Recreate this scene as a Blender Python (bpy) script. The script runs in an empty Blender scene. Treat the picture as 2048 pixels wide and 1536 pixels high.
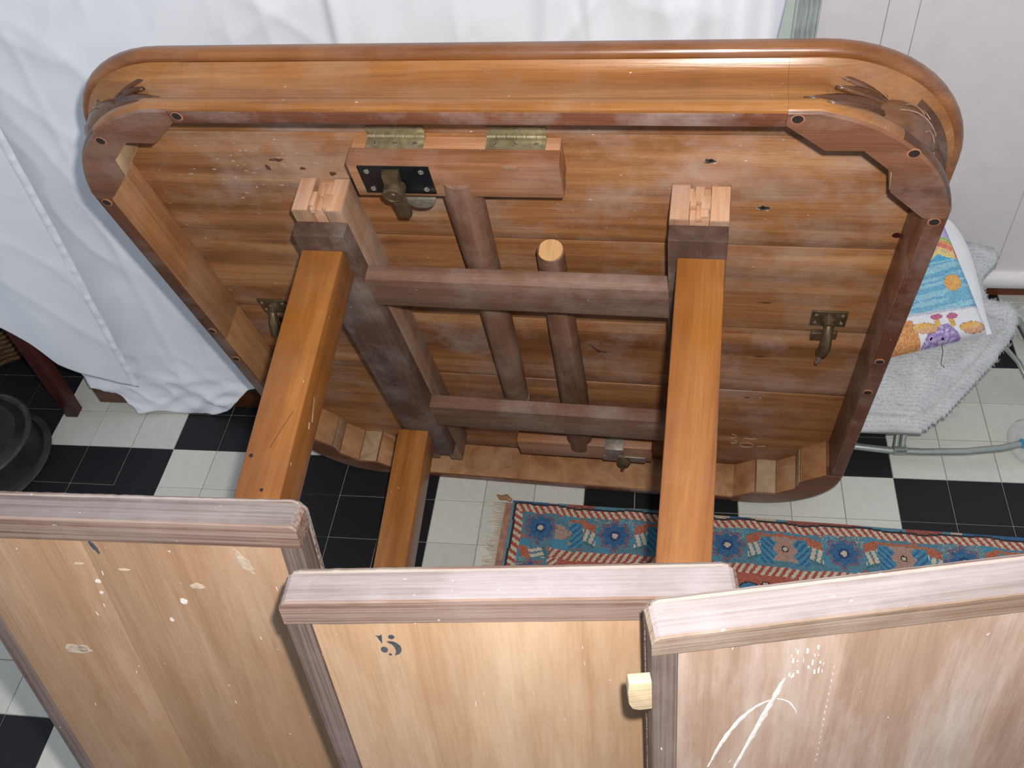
import bpy, bmesh, math, random
import numpy as np
from mathutils import Matrix, Vector, noise
random.seed(7)
S = bpy.context.scene
COL = S.collection

# ------------------------------------------------------------------ camera, world, flash, exposure
R = ((0.989503, 0.114399, -0.088303), (0.027935, -0.750921, -0.659801), (-0.141789, 0.650408, -0.746234))
CAM = Vector((1.020931, -1.161131, 1.579229))
right, down, fwd = Vector(R[0]), Vector(R[1]), Vector(R[2])
cd = bpy.data.cameras.new('camera'); cam = bpy.data.objects.new('camera', cd); COL.objects.link(cam)
cd.sensor_width = 36.0; cd.lens = 1906.35 / 2048 * 36; cd.clip_start = 0.02
M = Matrix.Identity(4)
for r in range(3):
    M[r][0], M[r][1], M[r][2], M[r][3] = right[r], -down[r], -fwd[r], CAM[r]
cam.matrix_world = M
S.camera = cam
w = bpy.data.worlds.new('world'); S.world = w; w.use_nodes = True
w.node_tree.nodes['Background'].inputs[0].default_value = (0.78, 0.88, 1.0, 1)
w.node_tree.nodes['Background'].inputs[1].default_value = 0.50
fl = bpy.data.lights.new('camera_flash', 'POINT'); fl.energy = 66; fl.shadow_soft_size = 0.012; fl.color = (1.0, 0.97, 0.93)
flo = bpy.data.objects.new('camera_flash', fl); COL.objects.link(flo)
flo.location = CAM + right * 0.034 - down * 0.052
S.view_settings.view_transform = 'Standard'; S.view_settings.look = 'None'
S.view_settings.gamma = 1.0; S.view_settings.use_curve_mapping = False
S.view_settings.exposure = 0.0

# ------------------------------------------------------------------ helpers
def lin(r, g, b):
    f = lambda c: (c / 255 / 12.92) if c / 255 <= 0.04045 else ((c / 255 + 0.055) / 1.055) ** 2.4
    return (f(r), f(g), f(b), 1.0)

def new_mat(name):
    m = bpy.data.materials.new(name); m.use_nodes = True
    nt = m.node_tree; b = nt.nodes['Principled BSDF']
    return m, nt, b

def N(nt, t, **kw):
    n = nt.nodes.new(t)
    for k, v in kw.items():
        if k.startswith('i_'):
            key = k[2:]
            n.inputs[int(key) if key.isdigit() else key].default_value = v
        else: setattr(n, k, v)
    return n

def ramp(nt, src, stops):
    r = nt.nodes.new('ShaderNodeValToRGB'); e = r.color_ramp.elements
    while len(e) < len(stops): e.new(0.5)
    for el, (p, c) in zip(e, stops): el.position = p; el.color = c
    nt.links.new(src, r.inputs[0]); return r.outputs[0]

def mixc(nt, fac, a, b, mode='MIX'):
    m = nt.nodes.new('ShaderNodeMix'); m.data_type = 'RGBA'; m.blend_type = mode; m.clamp_factor = True
    for sock, v in ((m.inputs[0], fac), (m.inputs[6], a), (m.inputs[7], b)):
        if isinstance(v, (int, float, tuple)): sock.default_value = v
        else: nt.links.new(v, sock)
    return m.outputs[2]

def wood(name, dark, mid, light, axis=0, rough=0.5, dust=0.0, dustc=(200, 192, 185), flecks=0.0, band=0.0,
         grain=1.0, spec=0.4, coat=0.0, stain=0.0, stripes=0.0, shift=1.0, dstretch=1.0):
    m, nt, b = new_mat(name); L = nt.links
    tc = N(nt, 'ShaderNodeTexCoord'); oi = N(nt, 'ShaderNodeObjectInfo')
    off = N(nt, 'ShaderNodeVectorMath', operation='SCALE'); L.new(oi.outputs['Random'], off.inputs['Scale'])
    off.inputs[0].default_value = (7.3 * shift, 5.1 * shift, 9.7 * shift)
    add = N(nt, 'ShaderNodeVectorMath', operation='ADD'); L.new(tc.outputs['Object'], add.inputs[0]); L.new(off.outputs[0], add.inputs[1])
    def mapped(along, across):
        mp = N(nt, 'ShaderNodeMapping'); s = [across] * 3; s[axis] = along
        mp.inputs['Scale'].default_value = s; L.new(add.outputs[0], mp.inputs[0]); return mp.outputs[0]
    n1 = N(nt, 'ShaderNodeTexNoise', i_Scale=1.0, i_Detail=5.0, i_Distortion=0.8, i_Roughness=0.6); L.new(mapped(1.6, 26), n1.inputs[0])
    c = ramp(nt, n1.outputs[0], [(0.28, lin(*dark)), (0.52, lin(*mid)), (0.74, lin(*light))])
    if band > 0:
        nb = N(nt, 'ShaderNodeTexNoise', i_Scale=1.0, i_Detail=1.5); L.new(mapped(0.35, 9.0), nb.inputs[0])
        cb = ramp(nt, nb.outputs[0], [(0.36, (0.42, 0.36, 0.30, 1)), (0.47, (1, 1, 1, 1)), (0.60, (1.0, 1.0, 1.0, 1)), (0.72, (0.6, 0.55, 0.48, 1))])
        c = mixc(nt, band, c, cb, 'MULTIPLY')
    n2 = N(nt, 'ShaderNodeTexNoise', i_Scale=1.0, i_Detail=3.0); L.new(mapped(14, 420), n2.inputs[0])
    g = ramp(nt, n2.outputs[0], [(0.38, (0.62, 0.58, 0.55, 1)), (0.55, (1, 1, 1, 1))])
    c = mixc(nt, 0.35 * grain, c, g, 'MULTIPLY')
    if stripes > 0:   # bold raised-grain lines in worn softwood
        ns = N(nt, 'ShaderNodeTexNoise', i_Scale=1.0, i_Detail=2.0, i_Distortion=0.3); L.new(mapped(2.2, 330), ns.inputs[0])
        cs = ramp(nt, ns.outputs[0], [(0.40, (0, 0, 0, 1)), (0.58, (1, 1, 1, 1))])
        c = mixc(nt, cs, c, mixc(nt, stripes, c, lin(*dustc)))
    if stain > 0:
        nq = N(nt, 'ShaderNodeTexNoise', i_Scale=7.0, i_Detail=4.0, i_Distortion=0.5); L.new(add.outputs[0], nq.inputs[0])
        cq = ramp(nt, nq.outputs[0], [(0.36, (0.62, 0.55, 0.50, 1)), (0.52, (1, 1, 1, 1))])
        c = mixc(nt, stain, c, cq, 'MULTIPLY')
    if dust > 0:
        nd = N(nt, 'ShaderNodeTexNoise', i_Scale=9.0, i_Detail=8.0, i_Roughness=0.68); L.new(mapped(1.0 / dstretch, 1.0 * dstretch ** 0.5), nd.inputs[0])
        fd = ramp(nt, nd.outputs[0], [(0.46, (0, 0, 0, 1)), (0.70, (dust, dust, dust, 1))])
        c = mixc(nt, fd, c, lin(*dustc))
    if flecks > 0:
        nf = N(nt, 'ShaderNodeTexNoise', i_Scale=210.0, i_Detail=2.0); L.new(mapped(0.5, 1.0), nf.inputs[0])
        ff = ramp(nt, nf.outputs[0], [(0.755 - 0.03 * flecks, (0, 0, 0, 1)), (0.80 - 0.03 * flecks, (0.7, 0.7, 0.7, 1))])
        c = mixc(nt, ff, c, lin(225, 215, 205))
    L.new(c, b.inputs['Base Color'])
    b.inputs['Roughness'].default_value = rough
    b.inputs['Specular IOR Level'].default_value = spec
    b.inputs['Coat Weight'].default_value = coat; b.inputs['Coat Roughness'].default_value = 0.25
    bp = N(nt, 'ShaderNodeBump', i_Strength=0.25, i_Distance=0.002); L.new(n2.outputs[0], bp.inputs['Height'])
    L.new(bp.outputs[0], b.inputs['Normal'])
    return m

def plain(name, col, rough=0.5, metal=0.0, var=0.15, scale=40, spec=0.5, bump=0.0):
    m, nt, b = new_mat(name); L = nt.links
    tc = N(nt, 'ShaderNodeTexCoord'); n = N(nt, 'ShaderNodeTexNoise', i_Scale=float(scale), i_Detail=5.0)
    L.new(tc.outputs['Object'], n.inputs[0])
    lo = tuple(x * (1 - var) for x in lin(*col)[:3]) + (1,); hi = tuple(min(1, x * (1 + var)) for x in lin(*col)[:3]) + (1,)
    L.new(ramp(nt, n.outputs[0], [(0.3, lo), (0.7, hi)]), b.inputs['Base Color'])
    b.inputs['Roughness'].default_value = rough; b.inputs['Metallic'].default_value = metal
    b.inputs['Specular IOR Level'].default_value = spec
    if bump > 0:
        bp = N(nt, 'ShaderNodeBump', i_Strength=bump, i_Distance=0.003); L.new(n.outputs[0], bp.inputs['Height']); L.new(bp.outputs[0], b.inputs['Normal'])
    return m

def attr_mat(name, rough=0.9, bump=0.5, scale=400):
    m, nt, b = new_mat(name); L = nt.links
    a = N(nt, 'ShaderNodeAttribute', attribute_name='Col'); L.new(a.outputs['Color'], b.inputs['Base Color'])
    b.inputs['Roughness'].default_value = rough; b.inputs['Specular IOR Level'].default_value = 0.1
    tc = N(nt, 'ShaderNodeTexCoord'); n = N(nt, 'ShaderNodeTexNoise', i_Scale=float(scale), i_Detail=2.0); L.new(tc.outputs['Object'], n.inputs[0])
    bp = N(nt, 'ShaderNodeBump', i_Strength=bump, i_Distance=0.002); L.new(n.outputs[0], bp.inputs['Height']); L.new(bp.outputs[0], b.inputs['Normal'])
    return m

def link(name, me, mat, parent=None):
    o = bpy.data.objects.new(name, me); COL.objects.link(o)
    if mat is not None and not me.materials: me.materials.append(mat)
    if parent is not None: o.parent = parent
    return o

def from_bm(name, bm, mat, parent=None, smooth=None):
    bmesh.ops.recalc_face_normals(bm, faces=bm.faces)
    me = bpy.data.meshes.new(name); bm.to_mesh(me); bm.free()
    if smooth is not None:
        me.shade_smooth(); me.set_sharp_from_angle(angle=math.radians(smooth))
    return link(name, me, mat, parent)

def pydata(name, v, f, mat, parent=None, smooth=None, recalc=True):
    me = bpy.data.meshes.new(name); me.from_pydata(v, [], f)
    if recalc:
        bm = bmesh.new(); bm.from_mesh(me); bmesh.ops.recalc_face_normals(bm, faces=bm.faces); bm.to_mesh(me); bm.free()
    if smooth is not None:
        me.shade_smooth(); me.set_sharp_from_angle(angle=math.radians(smooth))
    return link(name, me, mat, parent)

def add_box(bm, a, b, bev=0.0, jit=0.0):
    vs = [bm.verts.new((a[0] if i & 1 == 0 else b[0], a[1] if i & 2 == 0 else b[1], a[2] if i & 4 == 0 else b[2])) for i in range(8)]
    if jit:
        for v in vs: v.co += Vector((random.uniform(-jit, jit) for _ in range(3)))
    fs = [bm.faces.new([vs[i] for i in q]) for q in ((0, 2, 3, 1), (4, 5, 7, 6), (0, 1, 5, 4), (2, 6, 7, 3), (0, 4, 6, 2), (1, 3, 7, 5))]
    if bev > 0:
        es = list({e for f in fs for e in f.edges})
        bmesh.ops.bevel(bm, geom=es, offset=bev, segments=2, affect='EDGES', profile=0.5)
    return vs

def box(name, a, b, mat, parent=None, bev=0.0015):
    bm = bmesh.new(); add_box(bm, a, b, bev)
    return from_bm(name, bm, mat, parent, smooth=35)

def hexa(name, pts, mat, parent=None, bev=0.001):
    """eight corners, lower ring then upper ring"""
    bm = bmesh.new(); vs = [bm.verts.new(p) for p in pts]
    for q in ((0, 1, 2, 3), (7, 6, 5, 4), (0, 4, 5, 1), (1, 5, 6, 2), (2, 6, 7, 3), (3, 7, 4, 0)): bm.faces.new([vs[i] for i in q])
    if bev: bmesh.ops.bevel(bm, geom=list(bm.edges), offset=bev, segments=2, affect='EDGES', profile=0.5)
    return from_bm(name, bm, mat, parent, smooth=35)

def prism(name, poly, n0, n1, mat, parent=None, bev=0.0, smooth=35, axis=2):
    """polygon in the two other axes, extruded along axis"""
    bm = bmesh.new()
    def P(p, n):
        c = [0, 0, 0]; k = [i for i in range(3) if i != axis]; c[k[0]], c[k[1]] = p; c[axis] = n; return c
    a = [bm.verts.new(P(p, n0)) for p in poly]; b = [bm.verts.new(P(p, n1)) for p in poly]
    bm.faces.new(a); bm.faces.new(b[::-1])
    for i in range(len(poly)):
        j = (i + 1) % len(poly); bm.faces.new((a[i], b[i], b[j], a[j]))
    if bev: bmesh.ops.bevel(bm, geom=list(bm.edges), offset=bev, segments=2, affect='EDGES', profile=0.5)
    return from_bm(name, bm, mat, parent, smooth=smooth)

def frame_for(d):
    d = Vector(d).normalized(); h = Vector((0, 0, 1)) if abs(d.z) < 0.9 else Vector((1, 0, 0))
    a = d.cross(h).normalized(); return a, d.cross(a).normalized()

def tube(name, path, radii, mat, parent=None, seg=16, smooth=50):
    if isinstance(radii, (int, float)): radii = [radii] * len(path)
    path = [Vector(p) for p in path]; vs, fs = [], []
    for i, p in enumerate(path):
        d = path[min(i + 1, len(path) - 1)] - path[max(i - 1, 0)]; a, b = frame_for(d)
        for k in range(seg):
            t = 2 * math.pi * k / seg; vs.append(p + (a * math.cos(t) + b * math.sin(t)) * radii[i])
    for i in range(len(path) - 1):
        for k in range(seg):
            k2 = (k + 1) % seg; fs.append((i * seg + k, i * seg + k2, (i + 1) * seg + k2, (i + 1) * seg + k))
    fs.append(tuple(range(seg))[::-1]); fs.append(tuple(range((len(path) - 1) * seg, len(path) * seg)))
    return pydata(name, vs, fs, mat, parent, smooth=smooth)

def lathe(name, prof, origin, axis, mat, parent=None, seg=28, smooth=40):
    """prof: (radius, along axis)"""
    a, b = frame_for(axis); d = Vector(axis).normalized(); o = Vector(origin); vs, fs = [], []
    for (r, h) in prof:
        for k in range(seg):
            t = 2 * math.pi * k / seg; vs.append(o + d * h + (a * math.cos(t) + b * math.sin(t)) * max(r, 1e-5))
    for i in range(len(prof) - 1):
        for k in range(seg):
            k2 = (k + 1) % seg; fs.append((i * seg + k, i * seg + k2, (i + 1) * seg + k2, (i + 1) * seg + k))
    fs.append(tuple(range(seg))[::-1]); fs.append(tuple(range((len(prof) - 1) * seg, len(prof) * seg)))
    return pydata(name, vs, fs, mat, parent, smooth=smooth)

def thing(name, label, cat, mat4=None, group=None):
    o = bpy.data.objects.new(name, None); COL.objects.link(o); o.empty_display_size = 0.1
    if mat4 is not None: o.matrix_world = mat4
    o['label'] = label; o['category'] = cat
    if group: o['group'] = group
    return o

def tag(o, label, cat, group=None):
    o['label'] = label; o['category'] = cat
    if group: o['group'] = group
    return o

def frame4(O, U, D, Nn):
    m = Matrix.Identity(4)
    for r in range(3): m[r][0], m[r][1], m[r][2], m[r][3] = U[r], D[r], Nn[r], O[r]
    return m

# ------------------------------------------------------------------ materials
UNDER = wood('underside_wood', (122, 78, 46), (164, 112, 70), (190, 140, 95), 0, rough=0.5, dust=0.34, flecks=0.5, band=0.8, stain=0.35)
UNDER2 = wood('underside_wood_deep', (120, 76, 42), (160, 109, 66), (186, 136, 88), 0, rough=0.5, dust=0.24, flecks=0.3, band=0.85, stain=0.4)
APRON_U = wood('polished_apron_wood', (120, 72, 30), (152, 98, 44), (176, 120, 62), 0, rough=0.36, dust=0.10, flecks=0.2, coat=0.3, stain=0.25, band=0.3, shift=0.0)
EDGE_U = wood('moulded_edge_wood', (96, 54, 26), (130, 80, 40), (152, 98, 52), 0, rough=0.33, dust=0.08, coat=0.4, stain=0.45)
APRON_V = wood('dark_apron_wood', (70, 38, 26), (100, 60, 40), (124, 78, 54), 1, rough=0.42, dust=0.25, flecks=0.3, coat=0.15)
RIM_U = wood('dark_rim_wood', (84, 46, 34), (110, 66, 48), (134, 86, 62), 0, rough=0.42, dust=0.35, flecks=0.4)
INNER_V = wood('apron_inner_wood', (140, 92, 54), (168, 120, 78), (188, 142, 100), 1, rough=0.6, dust=0.15, stain=0.3)
CORNER = wood('corner_block_wood', (96, 60, 42), (122, 80, 58), (142, 98, 74), 0, rough=0.42, dust=0.2, stain=0.4, grain=0.5)
CORNER_P = wood('corner_bare_wood', (150, 122, 92), (172, 144, 112), (190, 164, 134), 1, rough=0.7, dust=0.1)
BOSS = wood('carved_boss_wood', (66, 38, 20), (90, 54, 28), (112, 70, 38), 0, rough=0.35, dust=0.08, coat=0.3)
CARVE = wood('carved_dark_wood', (58, 34, 20), (84, 50, 27), (108, 68, 38), 0, rough=0.4, dust=0.10, coat=0.2)
LEG = wood('varnished_leg_wood', (122, 70, 26), (154, 96, 42), (178, 118, 58), 2, rough=0.33, dust=0.04, flecks=0.3, coat=0.35, stain=0.45, grain=0.6)
RAIL = wood('dark_rail_wood', (68, 48, 40), (90, 66, 56), (108, 84, 72), 1, rough=0.6, dust=0.25, flecks=0.2)
CROSS = wood('cross_rail_wood', (98, 68, 52), (124, 90, 72), (146, 112, 92), 0, rough=0.65, dust=0.25, flecks=0.2)
RUNNER = wood('runner_wood', (124, 90, 66), (152, 116, 90), (174, 138, 110), 1, rough=0.65, dust=0.3, flecks=0.2)
RAW = wood('raw_broken_wood', (170, 122, 90), (198, 152, 118), (216, 176, 142), 2, rough=0.8, dust=0.3)
BLOCK = wood('hinged_block_wood', (128, 80, 54), (162, 112, 78), (188, 140, 102), 0, rough=0.42, dust=0.2, stain=0.5, flecks=0.2)
BLOCK_L = wood('hinged_block_strip_wood', (162, 108, 72), (184, 130, 92), (202, 150, 112), 0, rough=0.55, dust=0.15)
POLE = wood('round_pole_wood', (84, 52, 36), (118, 82, 62), (146, 110, 88), 1, rough=0.55, dust=0.5, dustc=(160, 140, 126), stain=0.5)
ENDGRAIN = wood('pale_end_grain', (186, 142, 92), (208, 164, 112), (222, 182, 130), 2, rough=0.8)
PANEL = wood('leaf_panel_wood', (144, 111, 82), (158, 124, 96), (168, 136, 107), 1, rough=0.55, dust=0.4, dustc=(190, 168, 148), flecks=0.15, grain=0.5, stain=0.18, spec=0.3, dstretch=3.5)
PANEL_M = wood('leaf_panel_light_wood', (156, 123, 94), (170, 137, 107), (181, 149, 119), 1, rough=0.55, dust=0.4, dustc=(200, 180, 158), flecks=0.15, grain=0.5, stain=0.18, spec=0.3, dstretch=3.5)
PANEL_G = wood('leaf_panel_grey_wood', (134, 108, 92), (148, 123, 106), (160, 136, 119), 1, rough=0.6, dust=0.6, dustc=(188, 176, 168), flecks=0.2, grain=0.5, stain=0.2, spec=0.3, dstretch=3.5)
BATTEN = wood('leaf_batten_wood', (84, 62, 52), (112, 86, 74), (138, 110, 96), 0, rough=0.8, dust=0.3, dustc=(168, 150, 140), flecks=0.4, stripes=0.4, spec=0.15)
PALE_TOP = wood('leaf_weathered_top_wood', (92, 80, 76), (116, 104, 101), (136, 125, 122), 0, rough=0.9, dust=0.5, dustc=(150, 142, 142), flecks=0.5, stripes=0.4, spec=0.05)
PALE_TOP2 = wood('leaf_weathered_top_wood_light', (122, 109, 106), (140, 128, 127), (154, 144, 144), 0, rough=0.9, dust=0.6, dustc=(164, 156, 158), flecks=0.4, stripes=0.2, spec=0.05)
BATTEN_V = wood('leaf_side_batten_wood', (64, 50, 46), (84, 67, 62), (102, 84, 78), 1, rough=0.7, dust=0.3, dustc=(150, 136, 130), flecks=0.3, stripes=0.25, spec=0.25)
EDGEW = wood('leaf_rough_edge_wood', (82, 56, 46), (112, 86, 76), (140, 118, 108), 0, rough=0.9, dust=0.7, dustc=(160, 150, 144), flecks=0.8, stripes=0.8, spec=0.1)
TONGUE = wood('pale_tongue_wood', (186, 160, 126), (202, 178, 146), (214, 194, 164), 0, rough=0.7)
BROWN = wood('brown_plinth_wood', (70, 36, 20), (98, 54, 30), (118, 68, 40), 0, rough=0.4, coat=0.2)
REDW = wood('dark_red_chair_wood', (48, 16, 16), (70, 26, 24), (92, 38, 32), 2, rough=0.4, dust=0.2, dustc=(110, 70, 60))
BRASS = plain('aged_brass', (158, 146, 116), rough=0.42, metal=0.55, var=0.3, scale=120)
NICKEL = plain('worn_steel', (158, 148, 136), rough=0.4, metal=0.6, var=0.25, scale=150)
SCREW = plain('screw_steel', (170, 160, 146), rough=0.35, metal=0.7)
BLACKM = plain('black_lacquer_plate', (16, 20, 24), rough=0.35, var=0.3)
DARKM = plain('dark_bronze', (104, 88, 66), rough=0.38, metal=0.6, var=0.3, scale=90)
TUBEM = plain('satin_tube_metal', (172, 178, 170), rough=0.32, metal=0.7, var=0.08)
HOLE = plain('dark_hole', (34, 26, 22), rough=0.8)
HOLER = plain('bare_hole_edge', (158, 104, 76), rough=0.7)
INK = plain('blue_black_ink', (62, 66, 72), rough=0.7, var=0.35, scale=160)
SHEET = plain('white_cotton', (232, 235, 242), rough=0.9, var=0.03, scale=14, spec=0.1)
MINT = plain('pale_green_plaster', (222, 234, 224), rough=0.8, var=0.04)
PANW = plain('pinkish_white_paint', (244, 236, 236), rough=0.55, var=0.03, scale=20)
CURT = plain('grey_blue_curtain', (186, 194, 194), rough=0.9, var=0.2, scale=30)
BIN = plain('sooty_black_metal', (34, 32, 31), rough=0.55, var=0.5, scale=25)
BINR = plain('dusty_rim_metal', (56, 56, 55), rough=0.6, var=0.4, scale=30)
WICK = plain('straw', (84, 58, 32), rough=0.8, var=0.5, scale=120)
WHITEP = plain('white_plastic', (222, 222, 220), rough=0.35, var=0.03)
BLUEP = plain('sky_blue_plastic', (70, 160, 205), rough=0.35, var=0.05)
FUR = plain('pale_grey_fleece', (204, 205, 206), rough=1.0, var=0.08, scale=22, spec=0.0, bump=0.2)
CASE = plain('white_cushion_cotton', (230, 230, 232), rough=0.9, var=0.03)
GROUT = plain('grey_grout', (156, 156, 148), rough=0.9, var=0.25, scale=60)
THREAD = plain('dark_thread', (60, 60, 70), rough=0.9)
RUGM = attr_mat('woven_rug', bump=0.8, scale=500)
EMB = attr_mat('embroidery', bump=0.5, scale=600)
FRINGE = plain('rug_fringe_yarn', (190, 172, 150), rough=0.95, var=0.2)

def tile_mat(name, col, rough, speck):
    m, nt, b = new_mat(name); L = nt.links
    oi = N(nt, 'ShaderNodeObjectInfo'); tc = N(nt, 'ShaderNodeTexCoord')
    n = N(nt, 'ShaderNodeTexNoise', i_Scale=55.0, i_Detail=6.0); L.new(tc.outputs['Object'], n.inputs[0])
    c = mixc(nt, n.outputs[0], tuple(x * 0.9 for x in lin(*col)[:3]) + (1,), tuple(x * 1.1 for x in lin(*col)[:3]) + (1,))
    v = ramp(nt, oi.outputs['Random'], [(0, (0.88, 0.88, 0.88, 1)), (1, (1.0, 1.0, 0.98, 1))])
    L.new(mixc(nt, 1.0, c, v, 'MULTIPLY'), b.inputs['Base Color'])
    b.inputs['Roughness'].default_value = rough; b.inputs['Specular IOR Level'].default_value = speck
    return m
TILE_W = tile_mat('white_cement_tile', (214, 212, 203), 0.6, 0.3)
TILE_B = tile_mat('black_cement_tile', (30, 30, 33), 0.5, 0.3)

# ------------------------------------------------------------------ floor of tiles
def in_view(p):
    q = Vector(p) - CAM; z = q.dot(fwd)
    if z <= 0.05: return None
    return 1024 + 1906 * q.dot(right) / z, 768 + 1906 * q.dot(down) / z
floor = box('floor', (-1.6, -2.2, -0.03), (3.0, 1.0, -0.0022), GROUT, None, bev=0)
floor['kind'] = 'structure'
def tile_mesh(mat):
    bm = bmesh.new(); add_box(bm, (0.0008, 0.0008, -0.006), (0.0992, 0.0992, 0.0), 0)
    top = [f for f in bm.faces if f.calc_center_median().z > -0.001]
    bmesh.ops.bevel(bm, geom=list(top[0].edges), offset=0.0006, segments=1, affect='EDGES')
    bmesh.ops.recalc_face_normals(bm, faces=bm.faces)
    me = bpy.data.meshes.new('tile'); bm.to_mesh(me); bm.free(); me.materials.append(mat); return me
TM = (tile_mesh(TILE_W), tile_mesh(TILE_B))
def shown(px):
    if px is None: return False
    x, y = px
    if not (-70 < x < 2110 and 560 < y < 1600): return False
    if x < 170: return not (1010 < y < 1240 + x * 0)
    if x < 630: return y < 1010 and not (y < 740)
    if 630 <= x < 1480: return 880 < y < 1160
    return y < 1170 - (x - 1480) * 0.10
inst, rest = [], []
for i in range(-16, 30):
    for j in range(-10, 22):
        x, y = 0.1 * i, -0.1 * (j + 1)
        par = (i // 3 + j // 3) & 1
        c = in_view((x + 0.05, y + 0.05, 0))
        d = (Vector((x, y, 0)) - CAM).length
        (inst if shown(c) else rest).append((d, x, y, par))
inst.sort()
rest += inst[295:]; inst = inst[:295]
for d, x, y, par in inst:
    o = bpy.data.objects.new('tile', TM[par]); COL.objects.link(o); o.parent = floor
    o.location = (x, y, random.uniform(-0.0006, 0.0))
for par, nm in ((0, 'white_tile_field'), (1, 'black_tile_field')):
    vs, fs = [], []
    for d, x, y, p in rest:
        if p != par: continue
        k = len(vs); a, b = 0.0008, 0.0992
        vs += [(x + a, y + a, -0.006), (x + b, y + a, -0.006), (x + b, y + b, -0.006), (x + a, y + b, -0.006),
               (x + a, y + a, 0), (x + b, y + a, 0), (x + b, y + b, 0), (x + a, y + b, 0)]
        fs += [(k + 4, k + 5, k + 6, k + 7), (k, k + 1, k + 5, k + 4), (k + 1, k + 2, k + 6, k + 5), (k + 2, k + 3, k + 7, k + 6), (k + 3, k, k + 4, k + 7)]
    o = pydata(nm, vs, fs, (TILE_W, TILE_B)[par], floor, recalc=False); o['kind'] = 'stuff'

# ------------------------------------------------------------------ walls behind
wb = box('wall_back', (-1.6, 0.50, 0.0), (1.304, 0.74, 2.3), MINT, None, bev=0); wb['kind'] = 'structure'
wr = box('wall_right', (1.304, 0.525, 0.0), (3.0, 0.74, 2.3), BROWN, None, bev=0); wr['kind'] = 'structure'
px = [1.304, 1.419, 1.472, 1.761, 2.06, 2.36, 2.66, 3.0]
for a, b in zip(px[:-1], px[1:]):
    box('wall_panel', (a + 0.0006, 0.50, 0.085), (b - 0.0006, 0.526, 2.3), PANW, wr, bev=0.0012)
bs = prism('baseboard_right', [(0.50, 0.092), (0.492, 0.090), (0.486, 0.082), (0.484, 0.070), (0.486, 0.058), (0.493, 0.049), (0.50, 0.046), (0.526, 0.046), (0.526, 0.092)],
           1.304, 3.0, PANW, wr, axis=0, smooth=60)

# curtain strip between sheet and panelled wall
vs, fs = [], []
nx, nz = 40, 24
for k in range(nz + 1):
    for i in range(nx + 1):
        x = 1.256 + 0.040 * i / nx; z = 0.10 + 1.7 * k / nz
        vs.append((x, 0.462 + 0.005 * math.sin(i * 0.75 + 0.3 * math.sin(k * 0.5)) + 0.002 * math.sin(i * 1.9), z))
for k in range(nz):
    for i in range(nx):
        a = k * (nx + 1) + i; fs.append((a, a + 1, a + nx + 2, a + nx + 1))
o = pydata('curtain', vs, fs, CURT, None, smooth=180, recalc=False)
mod = o.modifiers.new('thick', 'SOLIDIFY'); mod.thickness = 0.002
tag(o, 'narrow grey-blue gathered curtain between the white sheet and the white panelled wall', 'curtain')

# ------------------------------------------------------------------ white sheets
def interp(x, pts):
    if x <= pts[0][0]: return pts[0][1]
    for (a, za), (b, zb) in zip(pts[:-1], pts[1:]):
        if x <= b: return za + (zb - za) * (x - a) / (b - a)
    return pts[-1][1]

def crease(x, z, seed, freq, sharp):
    n = noise.noise(Vector((x * freq + seed, z * freq * 0.55, seed * 1.7)))
    return math.exp(-abs(n) * sharp)

def sheet(name, x0, x1, bottom, top, base, folds, nx, nz, edge=lambda z: 0.0):
    vs, fs = [], []
    for k in range(nz + 1):
        t = k / nz
        for i in range(nx + 1):
            s = i / nx
            xb = x0 + (x1 - x0) * s
            zb = bottom(xb); z = zb + (top - zb) * (t ** 1.15)
            x = xb + edge(z) * s ** 6
            vs.append((x, base(x, z) - folds(x, z, s, t), z))
    for k in range(nz):
        for i in range(nx):
            a = k * (nx + 1) + i; fs.append((a, a + 1, a + nx + 2, a + nx + 1))
    o = pydata(name, vs, fs, SHEET, None, smooth=180, recalc=False)
    m = o.modifiers.new('thick', 'SOLIDIFY'); m.thickness = 0.0012; m.offset = 0
    return o

def fold_line(x, xc, w, a):
    d = (x - xc) / w
    return a * math.exp(-d * d)

def foldsB(x, z, s, t):
    f = 0.006 * (1 + noise.noise(Vector((x * 2.2, z * 1.2, 3.0))))
    f += 0.0060 * crease(x, z, 2.3, 5.0, 7) * (0.3 + 0.7 * min(1, z * 1.2))
    f += 0.0045 * crease(x + 0.4 * z, z, 7.9, 7.0, 9)
    f += 0.0036 * crease(x - 0.5 * z, z, 11.2, 6.0, 11)
    # long hanging folds: strong to the right, two down the left
    f += fold_line(x, 0.55 + 0.02 * (z - 0.8), 0.012, 0.012) + fold_line(x, 0.585, 0.03, 0.008)
    f += fold_line(x, 0.86 + 0.10 * (z - 0.85), 0.018, 0.014) + fold_line(x, 0.93 - 0.08 * (z - 0.85), 0.012, 0.010)
    f += max(0.0, x - 0.95) * 0.14 * (0.6 + 0.4 * math.sin((x - 0.95) * 95)) * min(1, max(0, z - 0.3) * 2)
    f += fold_line(x, 0.03 - 0.02 * z, 0.010, 0.0022) + fold_line(x, -0.10 + 0.05 * z, 0.03, 0.003)
    # crumples where the cloth bunches on the floor
    c = max(0.0, 1 - z / 0.22)
    f += c * (0.010 * crease(x, z * 2.5, 21.0, 14.0, 5) + 0.008 * noise.noise(Vector((x * 20, z * 34, 4.0))) + 0.006)
    return f
botB = [(-0.9, 0.10), (-0.30, 0.10), (-0.153, 0.064), (-0.130, 0.030), (-0.117, 0.006), (-0.068, 0.010), (-0.035, 0.004), (0.0, 0.003),
        (0.056, 0.003), (0.10, 0.02), (0.125, 0.045), (0.165, 0.087), (0.25, 0.12), (1.3, 0.12)]
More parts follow.
